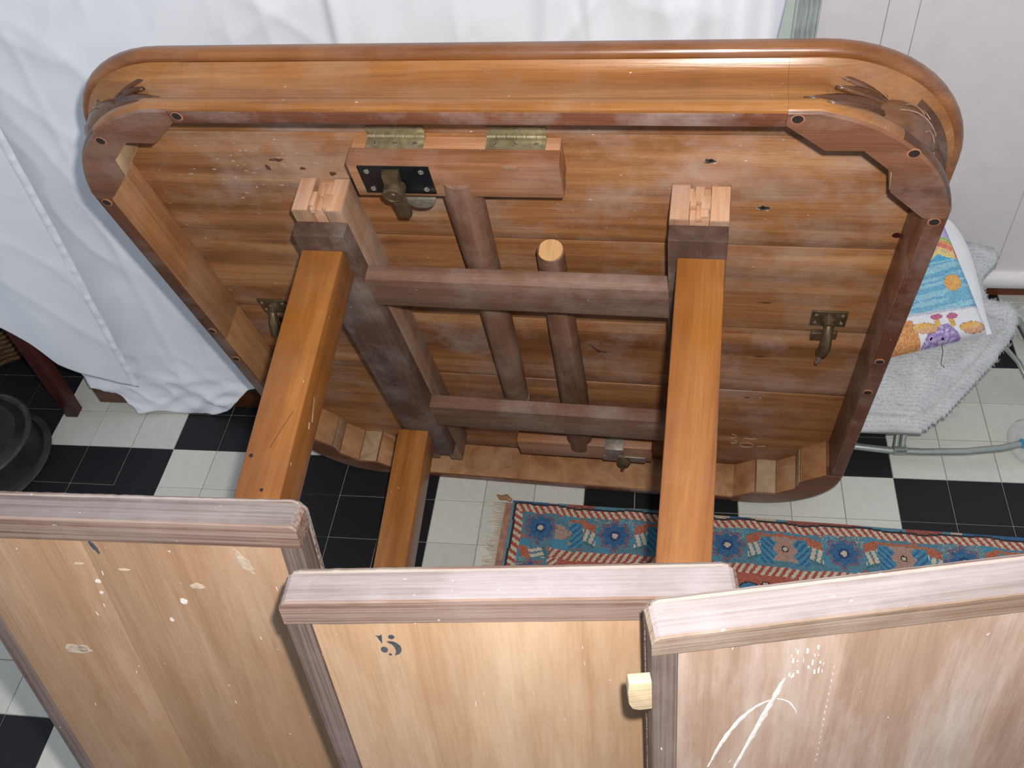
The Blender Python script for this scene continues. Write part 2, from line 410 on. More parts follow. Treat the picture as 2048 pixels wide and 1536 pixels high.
sb = sheet('sheet', -0.205, 1.192, lambda x: interp(x, botB), 1.8, lambda x, z: 0.115 + 0.03 * min(1, z / 1.2), foldsB, 300, 230,
           edge=lambda z: -0.012 * max(0.0, 1 - abs(z - 0.82) / 0.1))
tag(sb, 'large creased white sheet hanging behind the upturned table, its hem crumpled on the floor', 'sheet', 'white backdrop sheets')

def foldsA(x, z, s, t):
    f = 0.010 * (1 + noise.noise(Vector((x * 3.2 + 9, z * 1.4, 8.0))))
    f += 0.012 * (0.5 + 0.5 * math.sin(x * 34 + 3.0 * z)) * max(0, 1 - z / 0.8) * min(1, (-(x + 0.03)) * 6 if x < -0.03 else 0)
    f += 0.0040 * crease(x + 0.3 * z, z, 15.0, 6.0, 8)
    f += 0.0008 * crease(x, z, 33.0, 11.0, 8)
    return f
botA = [(-1.3, 0.62), (-0.60, 0.52), (-0.40, 0.44), (-0.28, 0.308), (-0.239, 0.258), (-0.205, 0.200), (-0.165, 0.176), (-0.128, 0.158), (-0.092, 0.139), (-0.054, 0.129)]
sa = sheet('sheet', -1.3, -0.054, lambda x: interp(x, botA), 1.8, lambda x, z: 0.074, foldsA, 240, 170,
           edge=lambda z: 0.03 * max(0, z - 0.13))
tag(sa, 'white sheet hanging in front at left, with a stitched hem and a raised lower edge', 'sheet', 'white backdrop sheets')
# stitched hem along its right edge
vs, fs = [], []
n = 110
for k in range(n + 1):
    z = 0.133 + 0.78 * k / n; xr = -0.054 + 0.03 * (z - 0.13)
    y = 0.074 - foldsA(xr, z, 1, 0) - 0.0016
    puck = 0.0016 * math.sin(k * 1.25 + math.sin(k * 0.7) * 1.3)
    for (dx, dy) in ((-0.0160, 0.0016), (-0.0150, 0.0004), (-0.0080, -0.0004 - puck * 1.3), (0.0006, 0.0002 - puck), (0.001, 0.0025)):
        vs.append((xr + dx, y + dy, z))
for k in range(n):
    for i in range(4): a = k * 5 + i; fs.append((a, a + 1, a + 6, a + 5))
o = pydata('hem', vs, fs, SHEET, sa, smooth=180, recalc=False); o['label'] = 'puckered stitched hem'

# ------------------------------------------------------------------ furniture glimpsed under the sheets
cab = thing('cabinet', 'low brown wooden cabinet base showing below the white sheet hem', 'cabinet')
box('plinth', (-0.225, 0.124, 0.0), (0.60, 0.48, 0.09), BROWN, cab)
box('carcass', (-0.225, 0.150, 0.09), (0.60, 0.48, 0.62), BROWN, cab)
ch = thing('chair', 'dark red wooden chair mostly hidden by the left white sheet, one leg showing', 'chair')
for (x, y, dx) in ((-0.275, 0.092, 0), (-0.275, 0.42, 0), (-0.62, 0.092, 0), (-0.62, 0.42, 0)):
    hexa('leg', [(x - .014, y - .014, 0), (x + .014, y - .014, 0), (x + .014, y + .014, 0), (x - .014, y + .014, 0),
                 (x - .019, y - .016, .43), (x + .019, y - .016, .43), (x + .019, y + .016, .43), (x - .019, y + .016, .43)], REDW, ch)
box('seat', (-0.66, 0.085, 0.43), (-0.24, 0.46, 0.46), REDW, ch, bev=0.006)
for x in (-0.62, -0.275): box('back_post', (x - .016, 0.41, 0.46), (x + .016, 0.435, 0.95), REDW, ch)
for z in (0.62, 0.84): box('back_slat', (-0.606, 0.415, z), (-0.289, 0.430, z + 0.06), REDW, ch)

bk = thing('basket', 'straw-coloured woven basket in shadow beneath the left white sheet', 'basket')
lathe('basket_wall', [(0.105, 0.0), (0.118, 0.05), (0.128, 0.11), (0.132, 0.15), (0.126, 0.15), (0.112, 0.05), (0.10, 0.006)], (-0.565, 0.325, 0.001), (0, 0, 1), WICK, bk)
for k in range(9):
    z = 0.012 + k * 0.0165; r = 0.109 + 0.0265 * (k / 8)
    tube('woven_strand', [(-0.565 + (r + 0.004 * (-1) ** i) * math.cos(i * math.pi / 16), 0.325 + (r + 0.004 * (-1) ** i) * math.sin(i * math.pi / 16), z) for i in range(33)], 0.006, WICK, bk, seg=6)

bn = thing('pan', 'low round sooty black metal pan on the black tiles at far left', 'pan')
BC = (-0.424, -0.055, 0.001)
lathe('pan_body', [(0.130, 0.0), (0.134, 0.004), (0.128, 0.012), (0.127, 0.064), (0.132, 0.070), (0.122, 0.071), (0.118, 0.030), (0.02, 0.026)], BC, (0, 0, 1), BIN, bn, seg=56)
lathe('rim', [(0.130, 0.069), (0.135, 0.071), (0.1355, 0.074), (0.131, 0.077), (0.126, 0.075), (0.126, 0.071)], BC, (0, 0, 1), BINR, bn, seg=56)
lathe('foot_ring', [(0.133, 0.000), (0.147, 0.001), (0.148, 0.003), (0.145, 0.005), (0.133, 0.006)], BC, (0, 0, 1), BINR, bn, seg=56)
lathe('lid', [(0.124, 0.068), (0.120, 0.072), (0.104, 0.074), (0.102, 0.0755), (0.098, 0.074), (0.06, 0.078), (0.0, 0.079)], BC, (0, 0, 1), BIN, bn, seg=56)

# ------------------------------------------------------------------ rug
ra = math.radians(-1.9)
rug = thing('rug', 'blue and red oriental rug with flower border on the tiled floor', 'rug',
            Matrix.Translation((0.760, -0.0985, 0.0)) @ Matrix.Rotation(ra, 4, 'Z'))
def rug_colour(a, b):
    rnd = random.random
    BL, DB, NV, RED, SAL, CRM, BLK, LB = (72, 118, 138), (38, 86, 134), (28, 52, 104), (166, 66, 48), (186, 118, 96), (206, 190, 164), (34, 32, 36), (58, 130, 160)
    def jt(c, k=10): 
        q = random.uniform(-k, k); return tuple(max(0, min(255, x * 0.80 + 34 + q + random.uniform(-3, 3))) for x in c)
    # wobble of hand weaving
    a0, b0 = a, b
    b = b + 0.0022 * math.sin(a * 31) + 0.0012 * math.sin(a * 87)
    a = a + 0.0016 * math.sin(b * 60)
    if b < 0.005:
        q = noise.noise(Vector((a * 9, 1.5, 0)));
        return jt(DB if q > 0.12 else ((190, 164, 140) if q > -0.12 else ((70, 120, 140) if q > -0.3 else (140, 64, 52))))
    if a < 0.006: return jt((86, 130, 146))
    if b < 0.0095 or a < 0.0105: return jt(BLK, 6)
    def stripe(t): return jt(CRM, 14) if ((t / 0.0135) % 1.0) < 0.5 else jt(RED, 12)
    if b < 0.0265: return stripe(a - b * 0.7)
    if a < 0.0255: return stripe(b * 0.85 - a * 0.6)
    inner = a > 0.086
    if b < 0.104 or not inner:
        # border field, period 0.222, first flower at a=0.052
        P = 0.2105
        if b >= 0.104:
            u = ((b - 0.165 + P / 2) % P) - P / 2; v = a - 0.056; 
        else:
            u = ((a - 0.2065 + P / 2) % P) - P / 2; v = b - 0.064
        if b < 0.104 and a < 0.118: u, v = a - 0.062, b - 0.060
        n = 0.18 * noise.noise(Vector((a * 160, b * 160, 2)))
        r = math.hypot(u, v * 0.95); th = math.atan2(v, u)
        petals = 0.0235 + 0.0035 * math.cos(8 * th)
        if r < 0.0055 + n * 0.004: return jt(CRM, 6)
        if r < petals + n * 0.01: return jt(DB, 12) if r > 0.011 else jt(NV, 8)
        if r < petals + 0.0075 + n * 0.02 and rnd() < 0.75: return jt((112, 78, 96), 14)
        if not (b < 0.104 and a < 0.118):
            # rosette half way between flowers, flanked by leaves and cream tulips
            w_ = P / 2 - abs(u); s = w_
            if s < 0.0185 + 0.004 * math.cos(v * 260) and abs(v) < 0.026:
                rr = math.hypot(s, v)
                if rr < 0.004: return jt(CRM)
                if rr < 0.0065: return jt(BLK)
                return jt(SAL if (rr < 0.013 and rnd() < 0.5) else (170, 132, 116), 12)
            if 0.018 <= s < 0.044 and -0.024 < v < 0.032 and v > -0.03 + (s - 0.018) * 0.5:
                return jt(LB if (math.sin((v * 1.0 + s * 1.1) * 420) > -0.2) else DB, 10)
            if abs(v + 0.0285) < 0.0035 and s < 0.05: return jt((170, 92, 64), 14)
            if 0.042 <= s < 0.068:
                vv = v + 0.006 - (s - 0.044) * 0.5
                if -0.026 < vv < -0.008: return jt((176, 86, 58), 14)
                if -0.008 <= vv < 0.020 and (math.sin(s * 520 + v * 150) > -0.45): return jt(CRM, 14)
                if 0.020 <= vv < 0.026: return jt((54, 104, 112))
            if s > 0.066 and v < -0.012 and rnd() < 0.28: return jt((150, 150, 130), 16)
        elif a > 0.09 and 0.04 < b < 0.09:
            rr = math.hypot(a - 0.100, b - 0.066)
            if rr < 0.017: return jt((170, 132, 116), 12)
        if noise.noise(Vector((a * 55, b * 55, 9))) > 0.42: return jt((140, 96, 84), 12)
        return jt(BL if noise.noise(Vector((a * 24, b * 24, 5))) < 0.1 else LB, 9)
    if b < 0.124: return stripe(a + b * 0.5)
    # red inner field with outlined blue, cream and navy motifs
    if a < 0.106: return stripe(b * 0.9 + a)
    P = 0.12; u = ((a - 0.03) % P) - P / 2; v = ((b - 0.128) % 0.075) - 0.034; k = int((a - 0.03) // P)
    r = math.hypot(u + 0.01 * math.sin(v * 90), v * 1.2)
    if r < 0.010: return jt((180, 84, 54))
    if r < 0.021: return jt((46, 108, 150) if k % 2 else (34, 60, 112), 10)
    if r < 0.0245: return jt(BLK, 6)
    u2 = abs(u) - P / 2 + 0.006; r2 = math.hypot(u2, v + 0.004)
    if r2 < 0.012: return jt((170, 160, 150), 12)
    if r2 < 0.0145: return jt(BLK, 6)
    if math.hypot(abs(u) - 0.038, v + 0.018) < 0.006: return jt((206, 190, 164))
    if math.hypot(abs(u) - 0.038, v + 0.018) < 0.0085: return jt(BLK, 6)
    return jt((172, 78, 60), 12)
xs = [0.0022 * i for i in range(0, 460)] + [1.012 + 0.04 * i for i in range(0, 14)]
ys = [0.0022 * i for i in range(0, 118)] + [0.26 + 0.04 * i for i in range(0, 11)]
vs, fs, cols = [], [], []
hgt = lambda a, b: 0.0075 + 0.0012 * noise.noise(Vector((a * 9, b * 9, 1))) + 0.0006 * noise.noise(Vector((a * 400, b * 400, 1)))
for b in ys:
    for a in xs: vs.append((a, -b, hgt(a, b)))
W_ = len(xs)
for j in range(len(ys) - 1):
    for i in range(W_ - 1):
        k = j * W_ + i; fs.append((k + W_, k + W_ + 1, k + 1, k)); cols.append(rug_colour((xs[i] + xs[i + 1]) / 2, (ys[j] + ys[j + 1]) / 2))
# skirt so the pile has thickness
nb = len(vs); ring = [i for i in range(W_)] + [(j + 1) * W_ - 1 for j in range(1, len(ys))] + [(len(ys) - 1) * W_ + i for i in range(W_ - 2, -1, -1)] + [j * W_ for j in range(len(ys) - 2, 0, -1)]
for r_ in ring: vs.append((vs[r_][0], vs[r_][1], 0.0006))
for q in range(len(ring)):
    q2 = (q + 1) % len(ring); fs.append((ring[q], ring[q2], nb + q2, nb + q)); cols.append((44, 66, 86))
o = pydata('rug_pile', vs, fs, RUGM, rug, recalc=False)
at = o.data.color_attributes.new('Col', 'FLOAT_COLOR', 'CORNER')
buf = np.ones((len(o.data.loops), 4), dtype=np.float32); pos = 0
for f_, c_ in zip(fs, cols):
    buf[pos:pos + len(f_)] = lin(*c_); pos += len(f_)
at.data.foreach_set('color', buf.ravel())
vs, fs = [], []
box('selvedge', (-0.014, -0.66, 0.0006), (0.0, -0.004, 0.004), plain('rug_selvedge', (176, 128, 108), rough=0.95, var=0.3, scale=90), rug, bev=0.0005)
for k in range(300):
    y = -0.004 - 0.0021 * k; x = -0.014; L_ = random.uniform(0.010, 0.03) if k > 12 else random.uniform(0.01, 0.045)
    dy = random.uniform(-0.008, 0.008); wd = 0.0007; b0 = len(vs)
    for t in (0, 0.5, 1):
        px_, py_, pz_ = x - L_ * t, y + dy * t * t, 0.003 - 0.002 * t
        vs += [(px_, py_ - wd, pz_), (px_, py_ + wd, pz_), (px_, py_, pz_ + 0.0011)]
    for t in range(2):
        for e in range(3): fs.append((b0 + t * 3 + e, b0 + t * 3 + (e + 1) % 3, b0 + (t + 1) * 3 + (e + 1) % 3, b0 + (t + 1) * 3 + e))
o = pydata('fringe', vs, fs, FRINGE, rug); o['kind'] = 'stuff'
tube('fringe_tassel', [(-0.004, 0.0, 0.005), (-0.014, 0.006, 0.008), (-0.026, 0.004, 0.007), (-0.034, 0.012, 0.004)], [0.004, 0.006, 0.005, 0.002], plain('ochre_yarn', (176, 132, 92), rough=0.95, var=0.4), rug, seg=8)

# ------------------------------------------------------------------ upturned table (local axes: u across, v down the top, n away from the viewer)
TU, TD, TN = ((0.997834, -0.062044, 0.021838), (0.035971, 0.23678, -0.970897), (0.055067, 0.96958, 0.238499))
table = thing('table', 'wooden extension dining table tipped on its side, underside and legs facing forward', 'table',
              frame4((0.300651, -0.276485, 1.019388), TU, TD, TN))
W, H, D = 1.030, 1.056, 0.0677     # rim width, rim height, underside depth
RC = 0.150
def rr_path(off, seg=14):
    """rounded rectangle, counter-clockwise in (u, v)"""
    pts = []; r = RC + off
    for (cx, cy, a0) in ((W - RC, RC, -90), (W - RC, H - RC, 0), (RC, H - RC, 90), (RC, RC, 180)):
        for k in range(seg + 1):
            t = math.radians(a0 + 90 * k / seg); pts.append((cx + r * math.cos(t), cy + r * math.sin(t)))
    return pts
# moulded edge of the table top
prof = [(-0.026, 0.0690), (0.002, 0.0690), (0.008, 0.0672), (0.0125, 0.0690), (0.0150, 0.0735), (0.0155, 0.0790), (0.0140, 0.0845), (0.0100, 0.0885), (0.004, 0.0905), (-0.026, 0.0905)]
vs, fs = [], []
rings = [rr_path(o_) for o_, _ in prof]; m_ = len(rings[0])
for (o_, n_), rg in zip(prof, rings):
    for p in rg: vs.append((p[0], p[1], n_))
for i in range(len(prof)):
    i2 = (i + 1) % len(prof)
    for k in range(m_):
        k2 = (k + 1) % m_; fs.append((i * m_ + k, i * m_ + k2, i2 * m_ + k2, i2 * m_ + k))
pydata('moulded_edge', vs, fs, EDGE_U, table, smooth=40)
# boards of the underside, clipped to the rounded outline
def clip_board(v0, v1):
    pts = []
    inset = 0.006
    def umin(v):
        r = RC - inset
        for cy in (RC, H - RC):
            if (v < RC and cy == RC) or (v > H - RC and cy == H - RC):
                dy = min(abs(v - cy), r); return RC - math.sqrt(max(0, r * r - dy * dy))
        return inset
    vsamp = [v0 + (v1 - v0) * k / 24 for k in range(25)]
    left = [(umin(v), v) for v in vsamp]
    return left + [(W - u, v) for u, v in reversed(left)]
vj = [0.008, 0.1084, 0.3150, 0.5215, 0.7240, 1.048]
for k, (a, b) in enumerate(zip(vj[:-1], vj[1:])):
    prism('underside_board', clip_board(a + 0.0005, b - 0.0005), D + (0.0, 0.0004, 0.0, 0.0009, 0.0)[k], 0.089, (UNDER, UNDER, UNDER2, UNDER, UNDER2)[k], table, bev=0.0006)
# apron boards with a bead, a hollow and a fillet on the outside
ap = [(0.0190, 0.0), (0.0004, 0.0), (-0.0016, 0.0008), (-0.0036, 0.0045), (-0.0042, 0.0095), (-0.0034, 0.0145), (-0.0010, 0.0178), (0.0030, 0.0192),
      (0.0052, 0.030), (0.0058, 0.042), (0.0040, 0.054), (-0.0006, 0.0622), (-0.0056, 0.0668), (0.0190, 0.0676)]
def apron(name, along, lo, hi, flip, mat):
    vs, fs = [], []
    n = len(ap)
    for t in (lo, hi):
        for (q, n_) in ap:
            if along == 0: vs.append((t, H - q if flip else q, n_))
            else: vs.append((W - q if flip else q, t, n_))
    for i in range(n):
        j = (i + 1) % n; fs.append((i, j, n + j, n + i))
    fs.append(tuple(range(n))[::-1]); fs.append(tuple(range(n, 2 * n)))
    return pydata(name, vs, fs, mat, table, smooth=32)
apron('apron', 0, 0.181, W - 0.181, False, APRON_U)['label'] = 'honey-brown moulded apron along the top edge'
apron('apron', 0, 0.181, W - 0.181, True, APRON_U)
apron('apron', 1, 0.159, H - 0.159, False, APRON_V)
apron('apron', 1, 0.159, H - 0.159, True, APRON_V)
# dark worn rim facing strip on the upper apron, paler inner linings on the two sides
box('rim_strip', (0.1812, 0.0012, -0.0012), (W - 0.1812, 0.0186, 0.0002), RIM_U, table, bev=0.0004)
box('rim_strip', (0.1812, H - 0.0186, -0.0012), (W - 0.1812, H - 0.0012, 0.0002), RIM_U, table, bev=0.0004)
box('inner_lining', (0.0188, 0.156, 0.0016), (0.0236, 0.520, 0.0675), INNER_V, table, bev=0.0008)
box('inner_lining', (0.0188, 0.521, 0.0016), (0.0226, H - 0.156, 0.0675), INNER_V, table, bev=0.0008)
box('inner_lining', (W - 0.0205, 0.156, 0.0016), (W - 0.0188, H - 0.156, 0.0675), APRON_V, table, bev=0.0005)
box('inner_lining', (0.175, H - 0.0200, 0.0012), (W - 0.175, H - 0.0188, 0.0675), INNER_V, table, bev=0.0004)
# solid corner blocks: curved outside, stepped inside
CB = [(0.1810, 0.0170), (0.1394, 0.0528), (0.1020, 0.0526), (0.0690, 0.0850), (0.0655, 0.1160), (0.0240, 0.1590)]
def corner_poly(q, n_, amt=1.0):
    """outline at depth n_: apron profile offset q, hollowed towards the middle of the arc"""
    m = 0.86 if n_ < 0.019 else (1.0 if n_ < 0.046 else (0.62 if n_ < 0.056 else (0.25 if n_ < 0.064 else 0.0)))
    arc = []
    for t in np.arange(0, 90.1, 3.0):
        r = RC - q - 0.0145 * amt * m * abs(math.sin(math.radians(2 * t))) ** 0.8
        arc.append((RC - r * math.cos(math.radians(t)), RC - r * math.sin(math.radians(t))))
    return [(q, 0.1588)] + arc + [(0.1808, q)] + CB
def mirror(p, fu, fv): return (W - p[0] if fu else p[0], H - p[1] if fv else p[1])
for fu in (0, 1):
    for fv in (0, 1):
        bm = bmesh.new(); ids = []
        for q, z in [(0.0016, -0.0014)] + ap[2:]:
            if q > 0.018: q = -0.0056
            ids.append([bm.verts.new((p[0], p[1], z)) for p in [mirror(p, fu, fv) for p in corner_poly(q, z, 0.15 if (fv and z < 0.019) else 1.0)]])
        n = len(ids[0])
        lowf = bm.faces.new(ids[0]); bm.faces.new(ids[-1][::-1])
        for a, b in zip(ids[:-1], ids[1:]):
            for i in range(n): bm.faces.new((a[i], b[i], b[(i + 1) % n], a[(i + 1) % n]))
        blk = from_bm('corner_block', bm, CORNER, table, smooth=30)
        blk.data.materials.append(APRON_U if not fv else APRON_V); blk.data.materials.append(CARVE)
        for pf in blk.data.polygons:
            c = pf.center; du, dv = (c.x if not fu else W - c.x), (c.y if not fv else H - c.y)
            if c.z > 0.0005 and abs(pf.normal.z) < 0.9 and math.hypot(du - RC, dv - RC) > 0.125 and du < RC + 0.035 and dv < RC + 0.02 and (du < 0.012 or dv < 0.012 or (du < RC and dv < RC)):
                th_ = math.degrees(math.atan2(RC - dv, RC - du))
                pf.material_index = 2 if (4 < th_ < (54 if c.z < 0.0195 else (60 if c.z < 0.048 else 44)) and 0.002 < c.z < 0.0615) else 1
        # pale bare facets on the inside of the block
        for i in range(5):
            p, q = mirror(CB[i], fu, fv), mirror(CB[i + 1], fu, fv)
            c = Vector((W / 2, H / 2)) - Vector(p); d = Vector(q) - Vector(p); nn = Vector((-d.y, d.x)).normalized()
            if nn.dot(c) < 0: nn = -nn
            a_, b_ = Vector(p) + d * 0.03, Vector(q) - d * 0.03; t = nn * 0.0012
            hexa('inner_facet', [(a_.x, a_.y, 0.001), (b_.x, b_.y, 0.001), (b_.x + t.x, b_.y + t.y, 0.001), (a_.x + t.x, a_.y + t.y, 0.001),
                                 (a_.x, a_.y, 0.0675), (b_.x, b_.y, 0.0675), (b_.x + t.x, b_.y + t.y, 0.0675), (a_.x + t.x, a_.y + t.y, 0.0675)],
                 (INNER_V, CORNER_P, INNER_V, CORNER_P, INNER_V)[i], table, bev=0.0003)
# carved ornament on each corner: an oval boss with leaf veins and sprays of pointed leaves
def on_arc(th, n_, off, fu, fv):
    r = RC + off; p = (RC - r * math.cos(th), RC - r * math.sin(th)); p = mirror(p, fu, fv); return Vector((p[0], p[1], n_))
def flat_arc(th, n_, off, fu, fv):
    """like on_arc, but runs straight on past the ends of the arc"""
    r = RC + off
    if th > math.pi / 2: p = (RC + (th - math.pi / 2) * RC, RC - r)
    elif th < 0: p = (RC - r, RC - th * RC)
    else: p = (RC - r * math.cos(th), RC - r * math.sin(th))
    p = mirror(p, fu, fv); return Vector((p[0], p[1], n_))
def blade(th0, n0, th1, n1, wth, off, fu, fv, par, name='carved_leaf', bow=0.0):
    vs, fs = [], []; K = 9
    for k in range(K + 1):
        t = k / K; th = th0 + (th1 - th0) * t; nn = n0 + (n1 - n0) * t + bow * math.sin(math.pi * t)
        w_ = wth * (math.sin(math.pi * (0.12 + 0.88 * t)) ** 0.8) * (1 - 0.15 * t)
        dth, dn = (th1 - th0) * RC, (n1 - n0); l_ = math.hypot(dth, dn); pa, pn = -dn / l_, dth / l_
        for (e, oo) in ((-1, 0.0), (-0.45, 0.0022), (0, 0.0008), (0.45, 0.0024), (1, 0.0)):
            vs.append(flat_arc(th + pa * w_ * e / RC, nn + pn * w_ * e, off[0] + (off[1] - off[0]) * t ** 0.8 + oo, fu, fv))
    for k in range(K):
        for i in range(4): a = k * 5 + i; fs.append((a, a + 1, a + 6, a + 5))
    o = pydata(name, vs, fs, CARVE, par, smooth=60)
    mm = o.modifiers.new('thick', 'SOLIDIFY'); mm.thickness = 0.004; mm.offset = 0
    return o
for fu in (0, 1):
    for fv in (0, 1):
        bp = math.radians(46)
        vs, fs = [], []; K, Q = 12, 28
        for i in range(K + 1):
            rho = i / K; hgt_ = 0.0165 * math.sqrt(max(0, 1 - rho * rho)) - 0.0015
            for k in range(Q):
                a = 2 * math.pi * k / Q; e1, e2 = rho * 0.054 * math.cos(a), rho * 0.0265 * math.sin(a)
                groove = -0.0008 if (abs(e2 - 0.004 * math.sin(e1 * 120)) < 0.0014) else 0
                vs.append(on_arc(bp + (e1 * 0.99 + e2 * 0.12) / RC, 0.032 + e2 * 0.99 - e1 * 0.10, -0.0165 + hgt_ + groove, fu, fv))
        for i in range(K):
            for k in range(Q): fs.append((i * Q + k, i * Q + (k + 1) % Q, (i + 1) * Q + (k + 1) % Q, (i + 1) * Q + k))
        base = pydata('carved_ornament', vs, fs, BOSS, table, smooth=80); base['label'] = 'dark carved corner ornament'
        for (ta, na, tb, nb_, w_, bw, o1, o2) in ((60, 0.050, 97, 0.066, 0.0085, 0.002, -0.0175, -0.0050), (60, 0.036, 96, 0.020, 0.0095, -0.003, -0.0175, -0.0032), (58, 0.043, 84, 0.041, 0.0075, 0, -0.0175, -0.0090),
                                        (60, 0.026, 88, 0.012, 0.0050, -0.002, -0.0160, -0.0010), (22, 0.050, 0, 0.058, 0.008, 0.003, -0.0160, -0.0040), (22, 0.028, -6, 0.020, 0.0085, -0.002, -0.0160, -0.0030), (24, 0.038, 6, 0.036, 0.0065, 0, -0.0160, -0.0080)):
            blade(math.radians(ta), na, math.radians(tb), nb_, w_, (o1, o2), fu, fv, base, bow=bw)
        for (s0, s1, off_) in ((-0.034, 0.030, 0.004), (-0.026, -0.004, -0.009), (-0.006, 0.020, 0.014), (-0.020, -0.002, 0.016)):
            path = []
            for k in range(9):
                t = k / 8; e1 = s0 + (s1 - s0) * t; e2 = off_ + 0.005 * math.sin(t * 3.0) - 0.004
                path.append(on_arc(bp + (e1 * 0.99 + e2 * 0.12) / RC, 0.032 + e2 * 0.99 - e1 * 0.10, -0.0012 - 0.0090 * (e1 / 0.054) ** 2 - 0.006 * (e2 / 0.0265) ** 2, fu, fv))
            tube('vein', path, 0.0006, RUNNER, base, seg=5)
# countersunk screw holes in the rim
for (u, v) in ((0.1911, 0.0085), (0.0717, 0.0503), (0.0115, 0.1675), (0.0101, 0.4935), (0.0120, 0.5849), (0.8589, 0.0085), (0.9759, 0.056), (1.0190, 0.1655), (1.0190, 0.48), (1.0190, 0.5723)):
    lathe('screw_hole', [(0.0062, -0.0018), (0.0070, -0.0014), (0.0068, 0.0), (0.0, 0.0002)], (u, v, 0.0), (0, 0, 1), HOLER, table, seg=20)
    lathe('screw_head', [(0.0054, -0.0019), (0.0052, -0.0021), (0.0, -0.0021)], (u, v - 0.0010, 0.0), (0, 0, 1), HOLE, table, seg=18)

# slide runners with a worn slot in the end
RN = 0.0120
for (u0, u1, sgn) in ((0.2549, 0.3235, 1), (0.7325, 0.8028, -1)):
    w3 = (u1 - u0) / 3
    run = box('slide_runner', (u0 + w3, 0.2020, RN + 0.010), (u1 - w3, 0.985, D), RAW, table, bev=0.0005)
    box('runner_strip', (u0, 0.1910, RN), (u0 + w3, 0.985, D), RUNNER, run, bev=0.0008)
    box('runner_strip', (u1 - w3, 0.1925, RN), (u1, 0.985, D), RUNNER, run, bev=0.0008)
    for k in range(7):
        a = u0 + w3 * random.uniform(0.75, 1.9); n0 = random.uniform(RN + 0.004, D - 0.02); v0 = random.uniform(0.1885, 0.199)
        box('splinter', (a, v0, n0), (a + random.uniform(0.006, 0.013), 0.204, n0 + random.uniform(0.012, 0.024)), RAW, run, bev=0.0006)
    box('end_grain', (u0 + 0.001, 0.1900, RN + 0.001), (u0 + w3 - 0.001, 0.1912, D - 0.004), RAW, run, bev=0.0003)
    box('end_grain', (u1 - w3 + 0.001, 0.1914, RN + 0.001), (u1 - 0.001, 0.1927, D - 0.004), RAW, run, bev=0.0003)
# leg frame: two long rails, two cross rails, four square legs
for (u0, u1, v0) in ((0.2549, 0.3250, 0.2130), (0.7327, 0.8022, 0.1995)):
    box('long_rail', (u0, v0, -0.0115), (u1, 0.9050, 0.0119), RAIL, table, bev=0.0012)
box('cross_rail', (0.3242, 0.3080, -0.0118), (0.7335, 0.3730, 0.0125), CROSS, table, bev=0.0012)
box('cross_rail', (0.3242, 0.6990, -0.0118), (0.7335, 0.7720, 0.0118), CROSS, table, bev=0.0012)
def leg(u0, v0, u1, v1, end, s=0.0567):
    bm = bmesh.new()
    vs = [bm.verts.new(p) for p in ((u0, v0, -0.0115), (u0 + s, v0, -0.0115), (u0 + s, v0 + s, -0.0115), (u0, v0 + s, -0.0115),
                                    (u1, v1, end), (u1 + s, v1, end), (u1 + s, v1 + s, end), (u1, v1 + s, end))]
    for q in ((0, 1, 2, 3), (7, 6, 5, 4), (0, 4, 5, 1), (1, 5, 6, 2), (2, 6, 7, 3), (3, 7, 4, 0)): bm.faces.new([vs[i] for i in q])
    bmesh.ops.bevel(bm, geom=list(bm.edges), offset=0.0022, segments=3, affect='EDGES', profile=0.5)
    return from_bm('leg', bm, LEG, table, smooth=40)
leg(0.2573, 0.2425, 0.2655, 0.2425, -0.540)
leg(0.7440, 0.2320, 0.7480, 0.2320, -0.562)
leg(0.2430, 0.8000, 0.2600, 0.8000, -0.560)
leg(0.7460, 0.8000, 0.7480, 0.8000, -0.560)

for (u, n_, r_) in ((0.2700, -0.3057, 0.0026), (0.2949, -0.3468, 0.0022)):
    lathe('dent', [(r_, -0.0002), (r_ * 0.7, -0.0004), (0.0, -0.0004)], (u, 0.2425, n_), (0, 1, 0), HOLE, table, seg=9)
tube('crack', [(0.3074, 0.2424, -0.2447), (0.2993, 0.2424, -0.2671), (0.2907, 0.2424, -0.2937)], 0.0003, HOLE, table, seg=5)
for (p, q) in (((0.3195, 0.262, -0.215), (0.3206, 0.272, -0.245)), ((0.3200, 0.266, -0.248), (0.3205, 0.268, -0.256))):
    tube('gouge', [p, q], 0.0008, RUNNER, table, seg=6)
